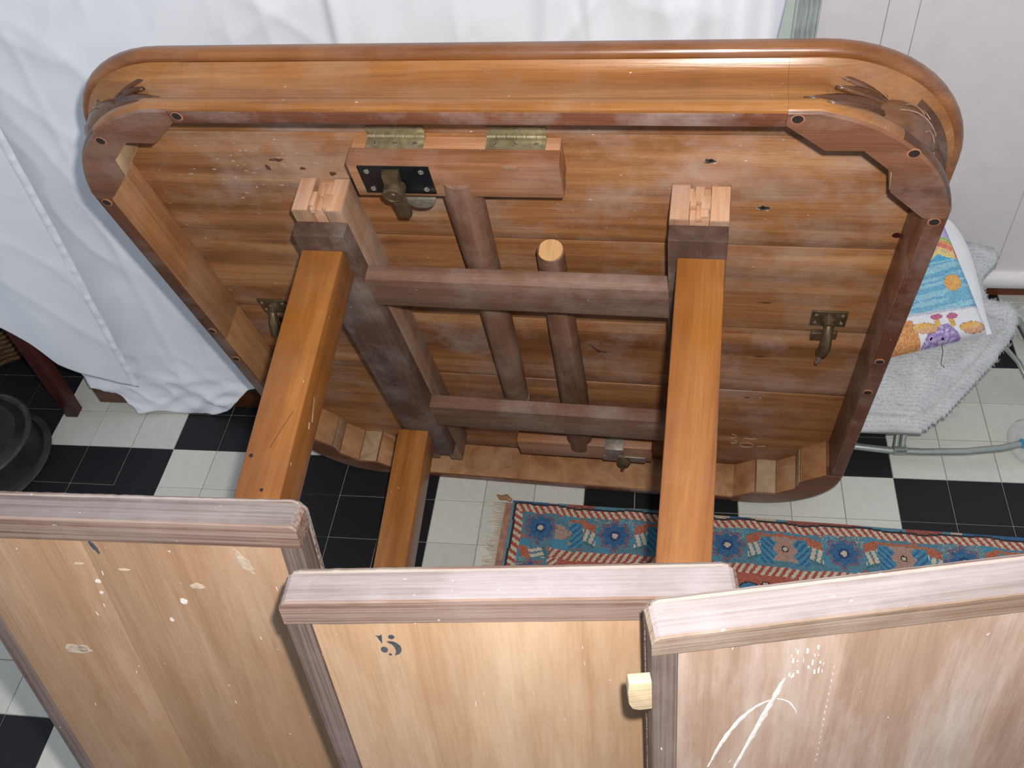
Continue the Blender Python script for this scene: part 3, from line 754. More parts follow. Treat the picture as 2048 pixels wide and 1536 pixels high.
# hinged block at the top with its round pole
hb = hexa('hinged_block', [(0.3505, 0.1131, 0.0245), (0.6085, 0.1131, 0.0245), (0.6090, 0.1710, 0.0245), (0.3500, 0.1735, 0.0245),
                    (0.3505, 0.1131, 0.0490), (0.6075, 0.1131, 0.0490), (0.6080, 0.1710, 0.0490), (0.3505, 0.1735, 0.0490)], BLOCK, table, bev=0.0016)
box('block_strip', (0.3515, 0.1137, 0.0492), (0.6060, 0.1712, 0.0676), BLOCK_L, hb, bev=0.0006)
def hinge(u0, u1, vk, low):
    s = 1 if low else -1
    h = box('hinge', (u0, min(vk - s * 0.0005, vk - s * 0.0135), D - 0.0012), (u1, max(vk - s * 0.0005, vk - s * 0.0135), D + 0.0002), BRASS, table, bev=0.0003)
    f = vk + s * 0.0029
    box('hinge_leaf', (u0, min(f, f + s * 0.0014), 0.0488), (u1, max(f, f + s * 0.0014), D - 0.002), BRASS, h, bev=0.0003)
    K = 6
    for k in range(K):
        a = u0 + (u1 - u0) * k / K; b = u0 + (u1 - u0) * (k + 1) / K
        tube('knuckle', [(a + 0.0003, vk + s * 0.001, D - 0.0022), (b - 0.0003, vk + s * 0.001, D - 0.0022)], 0.0027, BRASS, h, seg=14)
    for k in range(3):
        u = u0 + (u1 - u0) * (0.16 + 0.34 * k)
        lathe('screw', [(0.0033, 0.0), (0.0031, -0.0006 * s), (0.0, -0.0008 * s)], (u, f, 0.0560), (0, 1, 0), SCREW, h, seg=16)
        a = random.uniform(0, 3.1); c_, s_ = math.cos(a) * 0.0027, math.sin(a) * 0.0027; y = f - 0.0008 * s
        tube('screw_slot', [(u - c_, y, 0.0560 - s_), (u + c_, y, 0.0560 + s_)], 0.0004, HOLE, h, seg=5)
        lathe('screw', [(0.0030, -0.0012), (0.0028, -0.0016), (0.0, -0.0018)], (u, vk - s * 0.0085, D), (0, 0, 1), SCREW, h, seg=14)
hinge(0.3695, 0.4425, 0.1102, True)
hinge(0.5180, 0.5893, 0.1097, True)
box('inlay_plug', (0.5420, 0.1140, 0.0237), (0.5600, 0.1210, 0.0250), RUNNER, hb, bev=0.0005)
def lock(par, u0, u1, v0, v1, nf, down_):
    """plate with four screws, a tapering bracket, a round boss, a turning arm and a half-round thumb pad"""
    s = 1 if down_ else -1; uc = u0 + (u1 - u0) * 0.47; vt = v0 if down_ else v1
    g = box('lever_catch', (u0, v0, nf - 0.0016), (u1, v1, nf), BLACKM, par, bev=0.0005)
    for a in (0.12, 0.88):
        for b in (0.18, 0.82):
            u = u0 + (u1 - u0) * a; v = v0 + (v1 - v0) * b
            lathe('screw', [(0.0036, 0.0), (0.0036, -0.0024), (0.0026, -0.0030), (0.0016, -0.0022), (0.0, -0.0022)], (u, v, nf), (0, 0, 1), SCREW, g, seg=16)
    hexa('bracket', [(uc - 0.011, vt + s * 0.004, nf - 0.001), (uc + 0.011, vt + s * 0.004, nf - 0.001), (uc + 0.010, vt + s * 0.034, nf - 0.004), (uc - 0.010, vt + s * 0.034, nf - 0.004),
                     (uc - 0.010, vt + s * 0.004, nf - 0.012), (uc + 0.010, vt + s * 0.004, nf - 0.012), (uc + 0.0095, vt + s * 0.034, nf - 0.016), (uc - 0.0095, vt + s * 0.034, nf - 0.016)], DARKM, g, bev=0.0016)
    lathe('pivot', [(0.013, -0.004), (0.0135, -0.012), (0.0130, -0.020), (0.0105, -0.0215), (0.0098, -0.0195), (0.004, -0.0195), (0.0025, -0.021), (0.0, -0.021)], (uc, vt + s * 0.031, nf), (0, 0, 1), DARKM, g, seg=24)
    hexa('arm', [(uc - 0.009, vt + s * 0.034, nf - 0.008), (uc + 0.010, vt + s * 0.034, nf - 0.008), (uc + 0.012, vt + s * 0.068, nf - 0.011), (uc - 0.004, vt + s * 0.072, nf - 0.011),
                 (uc - 0.009, vt + s * 0.034, nf - 0.014), (uc + 0.010, vt + s * 0.034, nf - 0.014), (uc + 0.012, vt + s * 0.068, nf - 0.016), (uc - 0.004, vt + s * 0.072, nf - 0.016)], DARKM, g, bev=0.0012)
    box('arm_stop', (uc - 0.006, min(vt + s * 0.070, vt + s * 0.082), nf - 0.014), (uc + 0.010, max(vt + s * 0.070, vt + s * 0.082), nf - 0.004), DARKM, g, bev=0.002)
    pad = [(uc + 0.004, vt + s * 0.052), (uc + 0.046, vt + s * 0.044)]
    for k in range(11):
        t = math.pi * k / 10; pad.append((uc + 0.026 + 0.021 * math.cos(t), vt + s * (0.050 + 0.019 * math.sin(t) - 0.001 * k * 0)))
    prism('thumb_pad', pad[2:], nf - 0.0085, nf - 0.0050, NICKEL, g, bev=0.0007)
    return g
lock(table, 0.3632, 0.4525, 0.1168, 0.1660, 0.0245, True)
POLE_N = 0.0425
sp = tube('swing_pole', [(0.4805, 0.150, POLE_N), (0.4785, 0.1735, POLE_N), (0.4760, 0.35, POLE_N), (0.4700, 0.58, POLE_N), (0.4640, 0.757, POLE_N), (0.4635, 0.815, POLE_N)],
     [0.0246, 0.0246, 0.0228, 0.0220, 0.0205, 0.0200], POLE, table, seg=28)
for v in (0.738, 0.745, 0.750):
    lathe('scribed_ring', [(0.0207, -0.0005), (0.0211, 0.0), (0.0207, 0.0005)], (0.4646, v, POLE_N), (-0.03, 1, 0.06), RUNNER, sp, seg=28)
# hinged block at the bottom with its pole
hb2 = hexa('hinged_block', [(0.4440, 0.8980, 0.0230), (0.6975, 0.8920, 0.0230), (0.6975, 0.9500, 0.0230), (0.4440, 0.9560, 0.0230),
                    (0.4440, 0.8980, 0.0490), (0.6975, 0.8920, 0.0490), (0.6975, 0.9500, 0.0490), (0.4440, 0.9560, 0.0490)], BLOCK, table, bev=0.0016)
hexa('block_strip', [(0.4446, 0.8984, 0.0492), (0.6970, 0.8926, 0.0492), (0.6970, 0.9490, 0.0492), (0.4446, 0.9550, 0.0492),
                     (0.4446, 0.8984, 0.0676), (0.6970, 0.8926, 0.0676), (0.6970, 0.9490, 0.0676), (0.4446, 0.9550, 0.0676)], BLOCK_L, hb2, bev=0.0006)
hinge(0.4650, 0.5350, 0.9610, False)
hinge(0.6100, 0.6800, 0.9600, False)
sp2 = tube('swing_pole', [(0.5742, 0.3035, POLE_N), (0.5738, 0.306, POLE_N), (0.5676, 0.70, POLE_N), (0.5620, 0.8960, POLE_N), (0.5610, 0.920, POLE_N)], [0.0172, 0.0186, 0.0240, 0.0246, 0.0246], POLE, table, seg=28)
lathe('pole_end', [(0.0174, 0.001), (0.0172, -0.0016), (0.0166, -0.0022), (0.0, -0.0023)], (0.5742, 0.3034, POLE_N), (0, 1, 0), ENDGRAIN, sp2, seg=28)
# grey catch on the bottom block
g = box('lever_catch', (0.6050, 0.9300, 0.0205), (0.6850, 0.9520, 0.0230), NICKEL, table, bev=0.0004)
prism('catch_tongue', [(0.6120, 0.8925), (0.6460, 0.8920), (0.6460, 0.9080), (0.6360, 0.9090), (0.6360, 0.9200), (0.6480, 0.9260), (0.6420, 0.9380), (0.6260, 0.9370), (0.6140, 0.9250)],
      0.0165, 0.0205, NICKEL, g, bev=0.0006)
box('catch_tongue_return', (0.6120, 0.8895, 0.0165), (0.6460, 0.8922, 0.0460), NICKEL, g, bev=0.0005)
lathe('pivot', [(0.010, 0.0), (0.012, -0.004), (0.012, -0.009), (0.008, -0.012), (0.0032, -0.013), (0.0030, -0.024), (0.0, -0.025)], (0.6450, 0.9440, 0.0205), (0, 0.35, 1), DARKM, g, seg=24)

# two turning hook catches on the underside
def side_catch(uc, vt, flip):
    s = -1 if flip else 1
    g = box('hook_catch', (uc - 0.0245, vt, D - 0.003), (uc + 0.0245, vt + 0.038, D + 0.0005), DARKM, table, bev=0.0006)
    for a in (-0.018, 0.018):
        for b in (0.009, 0.029): lathe('screw', [(0.0028, 0), (0.0026, -0.0010), (0, -0.0012)], (uc + a, vt + b, D - 0.003), (0, 0, 1), SCREW, g, seg=12)
    lathe('pivot', [(0.011, 0), (0.011, -0.004), (0.0075, -0.007), (0.0075, -0.014), (0.0, -0.0145)], (uc, vt + 0.018, D - 0.003), (0, 0, 1), DARKM, g, seg=22)
    tube('hook_arm', [(uc, vt + 0.018, D - 0.012), (uc - s * 0.001, vt + 0.030, D - 0.026), (uc - s * 0.002, vt + 0.046, D - 0.034), (uc - s * 0.003, vt + 0.066, D - 0.030), (uc - s * 0.004, vt + 0.076, D - 0.020)],
         [0.006, 0.0075, 0.0085, 0.0085, 0.006], DARKM, g, seg=16)
    tube('hook_pin', [(uc - s * 0.005, vt + 0.066, D - 0.030), (uc - s * 0.006, vt + 0.090, D - 0.031), (uc - s * 0.007, vt + 0.098, D - 0.0305)], [0.0035, 0.0035, 0.0025], NICKEL, g, seg=12)
    box('keeper', (uc - 0.020, vt + 0.052, D - 0.008), (uc - 0.004, vt + 0.072, D + 0.0005), DARKM, g, bev=0.0015)
    box('keeper', (uc + 0.008, vt + 0.052, D - 0.006), (uc + 0.017, vt + 0.070, D + 0.0005), DARKM, g, bev=0.0015)
side_catch(0.9525, 0.462, False)
side_catch(0.0890, 0.499, True)
# small marks on the underside: chipped knots and a chalk scribble
CHALK_ = plain('pale_scuff', (176, 154, 140), rough=0.8, var=0.3, scale=300)
MARK = plain('brown_stain', (92, 60, 42), rough=0.7, var=0.4, scale=200)
def spot(name, u, v, a, b, mat):
    pts = []
    for k in range(11):
        t = 2 * math.pi * k / 11; r_ = random.uniform(0.55, 1.2); pts.append((u + a * r_ * math.cos(t), v + b * r_ * math.sin(t)))
    prism(name, pts, D - 0.0004, D, mat, table, smooth=60)
for (u, v) in ((0.7759, 0.1511), (0.8416, 0.2357)):
    spot('knot', u, v, 0.0075, 0.0045, BINR); spot('knot', u + 0.001, v - 0.001, 0.0035, 0.003, HOLE); spot('chip', u + 0.006, v + 0.004, 0.003, 0.002, CHALK_); spot('chip', u - 0.005, v + 0.001, 0.0025, 0.002, CHALK_)
spot('knot', 1.0045, 0.283, 0.006, 0.006, REDW)
for (u, v, a, b) in ((0.8618, 0.4485, 0.011, 0.0022), (0.8668, 0.6039, 0.010, 0.0022), (0.8573, 0.7464, 0.006, 0.002), (0.2334, 0.160, 0.010, 0.004), (0.215, 0.175, 0.004, 0.006), (0.262, 0.176, 0.004, 0.003), (0.30, 0.185, 0.005, 0.004)):
    spot('stain', u, v, a, b, MARK)
for k in range(46):
    u, v = random.gauss(0.205, 0.055), random.gauss(0.185, 0.055)
    if 0.05 < u < 0.33 and 0.118 < v < 0.30: spot('chip', u, v, random.uniform(0.0008, 0.004), random.uniform(0.0006, 0.0022), CHALK_)
CHALK = plain('faint_chalk', (176, 156, 130), rough=0.9, var=0.3)
def scribble(pts): tube('chalk_mark', [(u, v, D - 0.0002) for u, v in pts], 0.0008, CHALK, table, seg=5)
def ell(cx, cy, a, b, t0=0, t1=6.3, n_=16): return [(cx + a * math.cos(t0 + (t1 - t0) * k / n_), cy + b * math.sin(t0 + (t1 - t0) * k / n_)) for k in range(n_ + 1)]
scribble(ell(0.868, 0.940, 0.0125, 0.010)); scribble([(0.888, 0.944), (0.902, 0.939)])
scribble(ell(0.842, 0.930, 0.008, 0.006, -1.0, 2.0)); scribble(ell(0.838, 0.905, 0.010, 0.008, -1.5, 1.6)); scribble(ell(0.872, 0.906, 0.012, 0.006, 0.3, 2.6))
tube('loose_fibre', [(0.6010, 0.590, D - 0.001), (0.615, 0.602, D - 0.006), (0.628, 0.612, D - 0.003)], 0.0005, HOLE, table, seg=5)
tube('loose_fibre', [(0.6060, 0.596, D - 0.003), (0.617, 0.609, D - 0.005)], 0.0004, HOLE, table, seg=5)

# ------------------------------------------------------------------ three extension leaves standing in front
def leaf(label, O, U, Dv, Nv, u0, u1, hb_, panels, panel_mats, side_l, side_r, mats, bat_over=(0, 0)):
    t = thing('extension_leaf', label, 'table leaf', frame4(O, U, Dv, Nv))
    Ln = O[2] / -Dv[2] - 0.0005; T1, T2 = 0.0282, 0.0338
    # top batten, slightly uneven edges
    bm = bmesh.new(); n = 120; rows = []
    for k in range(n + 1):
        u = u0 + (u1 - u0) * k / n
        j = lambda s: 0.00035 * noise.noise(Vector((u * 60, s * 7.0, u0 * 9)))
        sec = [(0.0012 + j(1), 0.0 + j(2)), (0.0 + j(3), 0.0014), (0.0 + j(4) * 1.6, T1), (hb_ - 0.0006, T1), (hb_ + j(5) * 0.7, 0.0006), (hb_ - 0.0008 + j(6), 0.0 + j(7) * 0.5)]
        cr = 0.006 * max(0.0, 1 - min(u - u0, u1 - u) / 0.007) ** 2
        rows.append([bm.verts.new((u, d + (cr if q in (0, 1, 2) else 0), n_)) for q, (d, n_) in enumerate(sec)])
    for a, b in zip(rows[:-1], rows[1:]):
        for i in range(6): bm.faces.new((a[i], a[(i + 1) % 6], b[(i + 1) % 6], b[i]))
    bm.faces.new(rows[0]); bm.faces.new(rows[-1][::-1])
    tb = from_bm('top_batten', bm, mats[0], t)
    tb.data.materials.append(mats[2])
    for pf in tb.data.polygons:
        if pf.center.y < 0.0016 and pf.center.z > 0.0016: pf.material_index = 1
    box('bottom_batten', (u0, Ln - hb_, 0.0), (u1, Ln, T1), mats[0], t, bev=0.001)
    if side_l: box('side_batten', (u0 + 0.0005, hb_ + 0.0004, 0.0012), (u0 + side_l, Ln - hb_ - 0.0004, T1), mats[1], t, bev=0.0009)
    if side_r: box('side_batten', (u1 - side_r, hb_ + 0.0004, 0.0012), (u1 - 0.0005, Ln - hb_ - 0.0004, T1), mats[1], t, bev=0.0009)
    e = [u0 + (side_l or 0)] + panels + [u1 - (side_r or 0)]
    for k, (a, b) in enumerate(zip(e[:-1], e[1:])):
        box('panel_board', (a + 0.0003, hb_ + 0.0003, 0.0020), (b - 0.0003, Ln - hb_ - 0.0004, T1 - 0.002), panel_mats[k % len(panel_mats)], t, bev=0.0006)
    # thin table-top layer at the back, rough at the upper edge
    bm = bmesh.new(); rows = []; n = 60
    for k in range(n + 1):
        u = u0 + (u1 - u0) * k / n
        j = 0.0008 * noise.noise(Vector((u * 140, 3.0, u0 * 5)))
        cr = 0.010 * max(0, 1 - min(u - u0, u1 - u) / 0.010) ** 2
        rows.append([bm.verts.new((u, d, n_)) for d, n_ in ((0.0004 + j * 0.5 + cr, T1 + 0.0001), (-0.0006 + j + cr, T1 + 0.0026), (0.0010 + j + cr, T2), (Ln, T2), (Ln, T1 + 0.0001))])
    for a, b in zip(rows[:-1], rows[1:]):
        for i in range(5): bm.faces.new((a[i], a[(i + 1) % 5], b[(i + 1) % 5], b[i]))
    bm.faces.new(rows[0]); bm.faces.new(rows[-1][::-1])
    from_bm('top_layer', bm, EDGEW, t, smooth=30)
    return t, Ln
TOPB2 = wood('leaf_batten_wood_pale', (96, 76, 62), (122, 98, 80), (146, 122, 102), 0, rough=0.8, dust=0.4, dustc=(176, 160, 148), flecks=0.4, stripes=0.3, spec=0.15)
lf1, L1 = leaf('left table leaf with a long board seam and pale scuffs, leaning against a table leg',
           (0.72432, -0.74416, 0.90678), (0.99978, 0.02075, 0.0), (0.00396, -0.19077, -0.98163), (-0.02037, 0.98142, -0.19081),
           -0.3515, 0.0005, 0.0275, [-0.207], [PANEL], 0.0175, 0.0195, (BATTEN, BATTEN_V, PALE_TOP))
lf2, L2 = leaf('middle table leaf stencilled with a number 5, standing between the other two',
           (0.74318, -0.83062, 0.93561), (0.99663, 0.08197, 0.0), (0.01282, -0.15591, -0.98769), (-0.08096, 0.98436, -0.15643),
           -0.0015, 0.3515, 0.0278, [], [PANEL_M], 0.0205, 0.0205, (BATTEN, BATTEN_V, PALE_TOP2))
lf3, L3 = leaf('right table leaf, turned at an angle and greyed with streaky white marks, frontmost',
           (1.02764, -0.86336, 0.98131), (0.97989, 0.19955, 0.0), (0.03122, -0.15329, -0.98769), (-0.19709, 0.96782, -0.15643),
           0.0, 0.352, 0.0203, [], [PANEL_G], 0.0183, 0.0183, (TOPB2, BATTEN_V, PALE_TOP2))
# stencilled 5 on the middle leaf
def nmap(x, y): return (0.0689 + (x - 740) / 150 * 0.0170, 0.0443 + (y - 765) / 123 * 0.0279)
def blob(par, pts):
    prism('stencil_number', [nmap(*p) for p in pts], 0.0014, 0.0021, INK, par, smooth=30)
def ellp(cx, cy, a, b, n_=16): return [(cx + a * math.cos(2 * math.pi * k / n_), cy + b * math.sin(2 * math.pi * k / n_)) for k in range(n_)]
blob(lf2, [(734, 768), (750, 774), (776, 766), (772, 788), (764, 816), (754, 798), (744, 780)])
blob(lf2, ellp(842, 779, 22, 11))
blob(lf2, ellp(768, 853, 25, 16))
cres = [(800, 806), (822, 804), (850, 808), (873, 818), (888, 834), (892, 850), (886, 866), (868, 879), (834, 887), (846, 872), (850, 856), (846, 838), (832, 820), (812, 812)]
blob(lf2, cres)
blob(lf2, [(790, 880), (806, 876), (812, 886), (800, 888)])
# pale wooden tongue sticking out of the right leaf
prism('tongue', [(0.001, 0.0570), (-0.0160, 0.0560), (-0.0160, 0.0590), (-0.0168, 0.0660), (-0.0165, 0.0820), (-0.0140, 0.0890), (-0.0090, 0.0915), (0.001, 0.0915)], 0.004, 0.013, TONGUE, lf3, bev=0.0012)
# worn pale scrapes and scuffs that belong to the leaves
SCUF = plain('chalky_scuff', (186, 166, 146), rough=0.9, var=0.25, scale=200)
STREAK = plain('white_streak', (214, 206, 200), rough=0.9, var=0.2, scale=200)
def streak(par, pts, wd, mat=STREAK, z=0.0016, name='white_streak'):
    vs, fs = [], []
    for k, (u, d) in enumerate(pts):
        u2, d2 = pts[min(k + 1, len(pts) - 1)]; u1_, d1_ = pts[max(k - 1, 0)]
        t = Vector((u2 - u1_, d2 - d1_)).normalized(); n_ = Vector((-t.y, t.x)); f = wd * (0.35 + 0.65 * math.sin(math.pi * (k + 0.5) / len(pts))) * random.uniform(0.7, 1.2)
        vs += [(u - n_.x * f, d - n_.y * f, 0.0021), (u - n_.x * f * 0.5, d - n_.y * f * 0.5, z), (u + n_.x * f * 0.5, d + n_.y * f * 0.5, z), (u + n_.x * f, d + n_.y * f, 0.0021)]
    for k in range(len(pts) - 1):
        for i in range(3): a = k * 4 + i; fs.append((a, a + 1, a + 5, a + 4))
    return pydata(name, vs, fs, mat, par, smooth=60, recalc=False)
def curve_pts(p0, p1, p2, n_=14): return [((1 - t) ** 2 * p0[0] + 2 * t * (1 - t) * p1[0] + t * t * p2[0] + random.uniform(-.0003, .0003), (1 - t) ** 2 * p0[1] + 2 * t * (1 - t) * p1[1] + t * t * p2[1]) for t in [k / n_ for k in range(n_ + 1)]]
streak(lf3, curve_pts((0.096, 0.068), (0.088, 0.100), (0.064, 0.190), 20), 0.0028)
streak(lf3, curve_pts((0.087, 0.095), (0.062, 0.105), (0.044, 0.180), 20), 0.0022)
streak(lf3, curve_pts((0.092, 0.094), (0.104, 0.098), (0.109, 0.118)), 0.0008)
for k in range(26):
    u, d = random.uniform(0.098, 0.128), random.uniform(0.032, 0.068); streak(lf3, [(u, d), (u + 0.0004, d + random.uniform(0.002, 0.007))], random.uniform(0.0003, 0.0011))
for k in range(16):
    d = 0.06 + k * 0.0085; streak(lf3, [(0.1305, d), (0.1307, d + 0.003)], 0.0005)
def patch(par, cu, cd_, a, b, mat=SCUF, ang=0.0):
    pts = []
    for k in range(18):
        t = 2 * math.pi * k / 18; r_ = random.uniform(0.7, 1.15); x, y = a * r_ * math.cos(t), b * r_ * math.sin(t)
        pts.append((cu + x * math.cos(ang) - y * math.sin(ang), cd_ + x * math.sin(ang) + y * math.cos(ang)))
    return prism('scuff', pts, 0.0015, 0.0021, mat, par, smooth=60)
patch(lf1, -0.058, 0.050, 0.0055, 0.017, ang=-0.35); patch(lf1, -0.112, 0.085, 0.007, 0.004); patch(lf1, -0.132, 0.108, 0.004, 0.004, STREAK)
patch(lf1, -0.210, 0.084, 0.003, 0.003, STREAK); patch(lf1, -0.212, 0.100, 0.0022, 0.002, STREAK); patch(lf1, -0.270, 0.190, 0.015, 0.008)
patch(lf1, -0.265, 0.190, 0.007, 0.005, STREAK); patch(lf1, -0.22, 0.060, 0.005, 0.0016, TONGUE); patch(lf1, -0.178, 0.066, 0.006, 0.0014, TONGUE); patch(lf1, -0.152, 0.136, 0.002, 0.003, STREAK)
patch(lf1, -0.197, 0.036, 0.0022, 0.010, INK, -0.25)
for k in range(22):
    par, a0, a1 = ((lf1, -0.32, -0.03), (lf2, 0.03, 0.27))[k % 2]
    u, d = random.uniform(a0, a1), random.uniform(0.04, 0.30); streak(par, [(u, d), (u + random.uniform(-.001, .001), d + random.uniform(0.001, 0.008))], random.uniform(0.0003, 0.0008), name='scratch')

# ------------------------------------------------------------------ doll's stroller with fleece and cushion at right
st = thing('stroller', 'low tubular metal stroller frame with white wheels beside the table', 'stroller')
ft = [(1.30, 0.066, 0.034), (1.425, 0.048, 0.034), (1.490, 0.041, 0.034), (1.555, 0.040, 0.034), (1.630, 0.044, 0.034), (1.700, 0.054, 0.036), (1.735, 0.062, 0.042)]
tube('front_tube', ft, 0.0072, TUBEM, st)
for dx in (-0.006, 0.006): tube('upright', [(1.508 + dx, 0.043, 0.038), (1.512 + dx, 0.075, 0.075), (1.53 + dx, 0.14, 0.15)], 0.0058, TUBEM, st, seg=12)
box('joint_sleeve', (1.497, 0.033, 0.028), (1.523, 0.052, 0.046), TUBEM, st, bev=0.004)
tube('side_tube', [(1.752, 0.070, 0.045), (1.775, 0.18, 0.060), (1.798, 0.29, 0.075), (1.80, 0.40, 0.05)], 0.0072, TUBEM, st)
tube('side_tube', [(1.700, 0.255, 0.105), (1.745, 0.285, 0.075), (1.775, 0.270, 0.05), (1.80, 0.22, 0.02)], 0.0055, TUBEM, st)
tube('rear_tube', [(1.30, 0.39, 0.05), (1.80, 0.40, 0.05)], 0.0072, TUBEM, st)
def wheel(c, axis):
    g = lathe('wheel', [(0.028, -0.012), (0.036, -0.013), (0.043, -0.010), (0.0455, 0.0), (0.043, 0.010), (0.036, 0.013), (0.028, 0.012)], c, axis, WHITEP, st, seg=36)
    lathe('disc', [(0.0, -0.015), (0.014, -0.015), (0.029, -0.010), (0.029, 0.010), (0.014, 0.015), (0.0, 0.015)], c, axis, WHITEP, g, seg=30)
    for s in (-1, 1): lathe('hub_cap', [(0.0105, 0.0142 * s), (0.0100, 0.0175 * s), (0.0, 0.0185 * s)], c, axis, BLUEP, g, seg=20)
wheel((1.751, 0.066, 0.0460), (-0.86, -0.50, 0.10))
wheel((1.826, 0.386, 0.0460), (-0.80, -0.60, 0.0))

# fleece draped over the frame: a thick soft slab plus its pile
import itertools
fl_out = [(1.36, 0.046, 0.102), (1.43, 0.040, 0.099), (1.489, 0.036, 0.095), (1.539, 0.039, 0.097), (1.581, 0.066, 0.113), (1.613, 0.096, 0.130), (1.646, 0.129, 0.149), (1.672, 0.155, 0.164),
          (1.693, 0.181, 0.179), (1.712, 0.205, 0.193), (1.722, 0.226, 0.205), (1.722, 0.250, 0.219), (1.706, 0.266, 0.229), (1.685, 0.268, 0.230), (1.668, 0.272, 0.232), (1.660, 0.300, 0.248), (1.690, 0.330, 0.268),
          (1.694, 0.350, 0.278), (1.680, 0.360, 0.285), (1.655, 0.366, 0.290), (1.630, 0.372, 0.292), (1.56, 0.375, 0.294), (1.46, 0.375, 0.294), (1.36, 0.372, 0.292), (1.34, 0.20, 0.19)]
def inside(x, y):
    c = False; n = len(fl_out)
    for i in range(n):
        x1, y1 = fl_out[i][0], fl_out[i][1]; x2, y2 = fl_out[(i + 1) % n][0], fl_out[(i + 1) % n][1]
        if (y1 > y) != (y2 > y) and x < (x2 - x1) * (y - y1) / (y2 - y1) + x1: c = not c
    return c
def edge_dist(x, y):
    best = 9; n = len(fl_out)
    for i in range(n):
        a = Vector(fl_out[i][:2]); b = Vector(fl_out[(i + 1) % n][:2]); p = Vector((x, y)); t = max(0, min(1, (p - a).dot(b - a) / max(1e-9, (b - a).length_squared)))
        best = min(best, (a + (b - a) * t - p).length)
    return best
def fz(x, y): return 0.12 + (y - 0.08) * 0.588
st_ = 0.0055
bm = bmesh.new(); grid = {}
gx = [1.33 + st_ * i for i in range(75)]; gy = [0.03 + st_ * i for i in range(66)]
for i, x in enumerate(gx):
    for j, y in enumerate(gy):
        if inside(x, y): 
            ed = edge_dist(x, y); th = 0.022 * min(1.0, ed / 0.02) ** 0.5
            wv = 0.010 * noise.noise(Vector((x * 9, y * 9, 2))) + 0.006 * noise.noise(Vector((x * 26, y * 26, 5))) - 0.010 * math.exp(-((ed - 0.032) / 0.006) ** 2) * (1 if x + y < 1.95 else 0.3)
            grid[i, j] = (Vector((x, y, fz(x, y) - 0.010 + th + wv * min(1, ed / 0.02))), Vector((x, y, fz(x, y) - 0.012 - 0.004 * min(1.0, ed / 0.02))))
vt = {k: (bm.verts.new(a), bm.verts.new(b)) for k, (a, b) in grid.items()}
cells = [(i, j) for (i, j) in grid if all((i + a, j + b) in grid for a, b in ((1, 0), (0, 1), (1, 1)))]
for (i, j) in cells:
    q = [(i, j), (i + 1, j), (i + 1, j + 1), (i, j + 1)]
    bm.faces.new([vt[k][0] for k in q]); bm.faces.new([vt[k][1] for k in reversed(q)])
for e in [e for e in bm.edges if len(e.link_faces) == 1 and all(v in {a for a, _ in vt.values()} for v in e.verts)] if False else []: pass
top2bot = {a: b for a, b in vt.values()}
for e in list(bm.edges):
    if len(e.link_faces) == 1 and e.verts[0] in top2bot and e.verts[1] in top2bot:
        try: bm.faces.new((e.verts[0], e.verts[1], top2bot[e.verts[1]], top2bot[e.verts[0]]))
        except ValueError: pass
bmesh.ops.delete(bm, geom=[v for v in bm.verts if not v.link_faces], context='VERTS')
fleece = from_bm('fleece', bm, FUR, None, smooth=180)
tag(fleece, 'thick pale grey fleece pad draped over the stroller beneath the embroidered cushion', 'fleece')
vs, fs = [], []
keys = list(grid)
for k in range(42000):
    (i, j) = random.choice(keys); p = grid[i, j][0] + Vector((random.uniform(-st_, st_) * 0.6, random.uniform(-st_, st_) * 0.6, 0))
    ed_ = 1.0
    d = Vector((random.gauss(0, 0.75), random.gauss(-0.25, 0.7), random.gauss(0.75, 0.3))).normalized() * random.uniform(0.003, 0.0065); sd = Vector((random.uniform(-1, 1), random.uniform(-1, 1), 0)).normalized() * 0.0006
    b0 = len(vs); vs += [p - sd, p + sd, p + d]; fs.append((b0, b0 + 1, b0 + 2))
o = pydata('fleece_pile', vs, fs, FUR, fleece, recalc=False); o['kind'] = 'stuff'

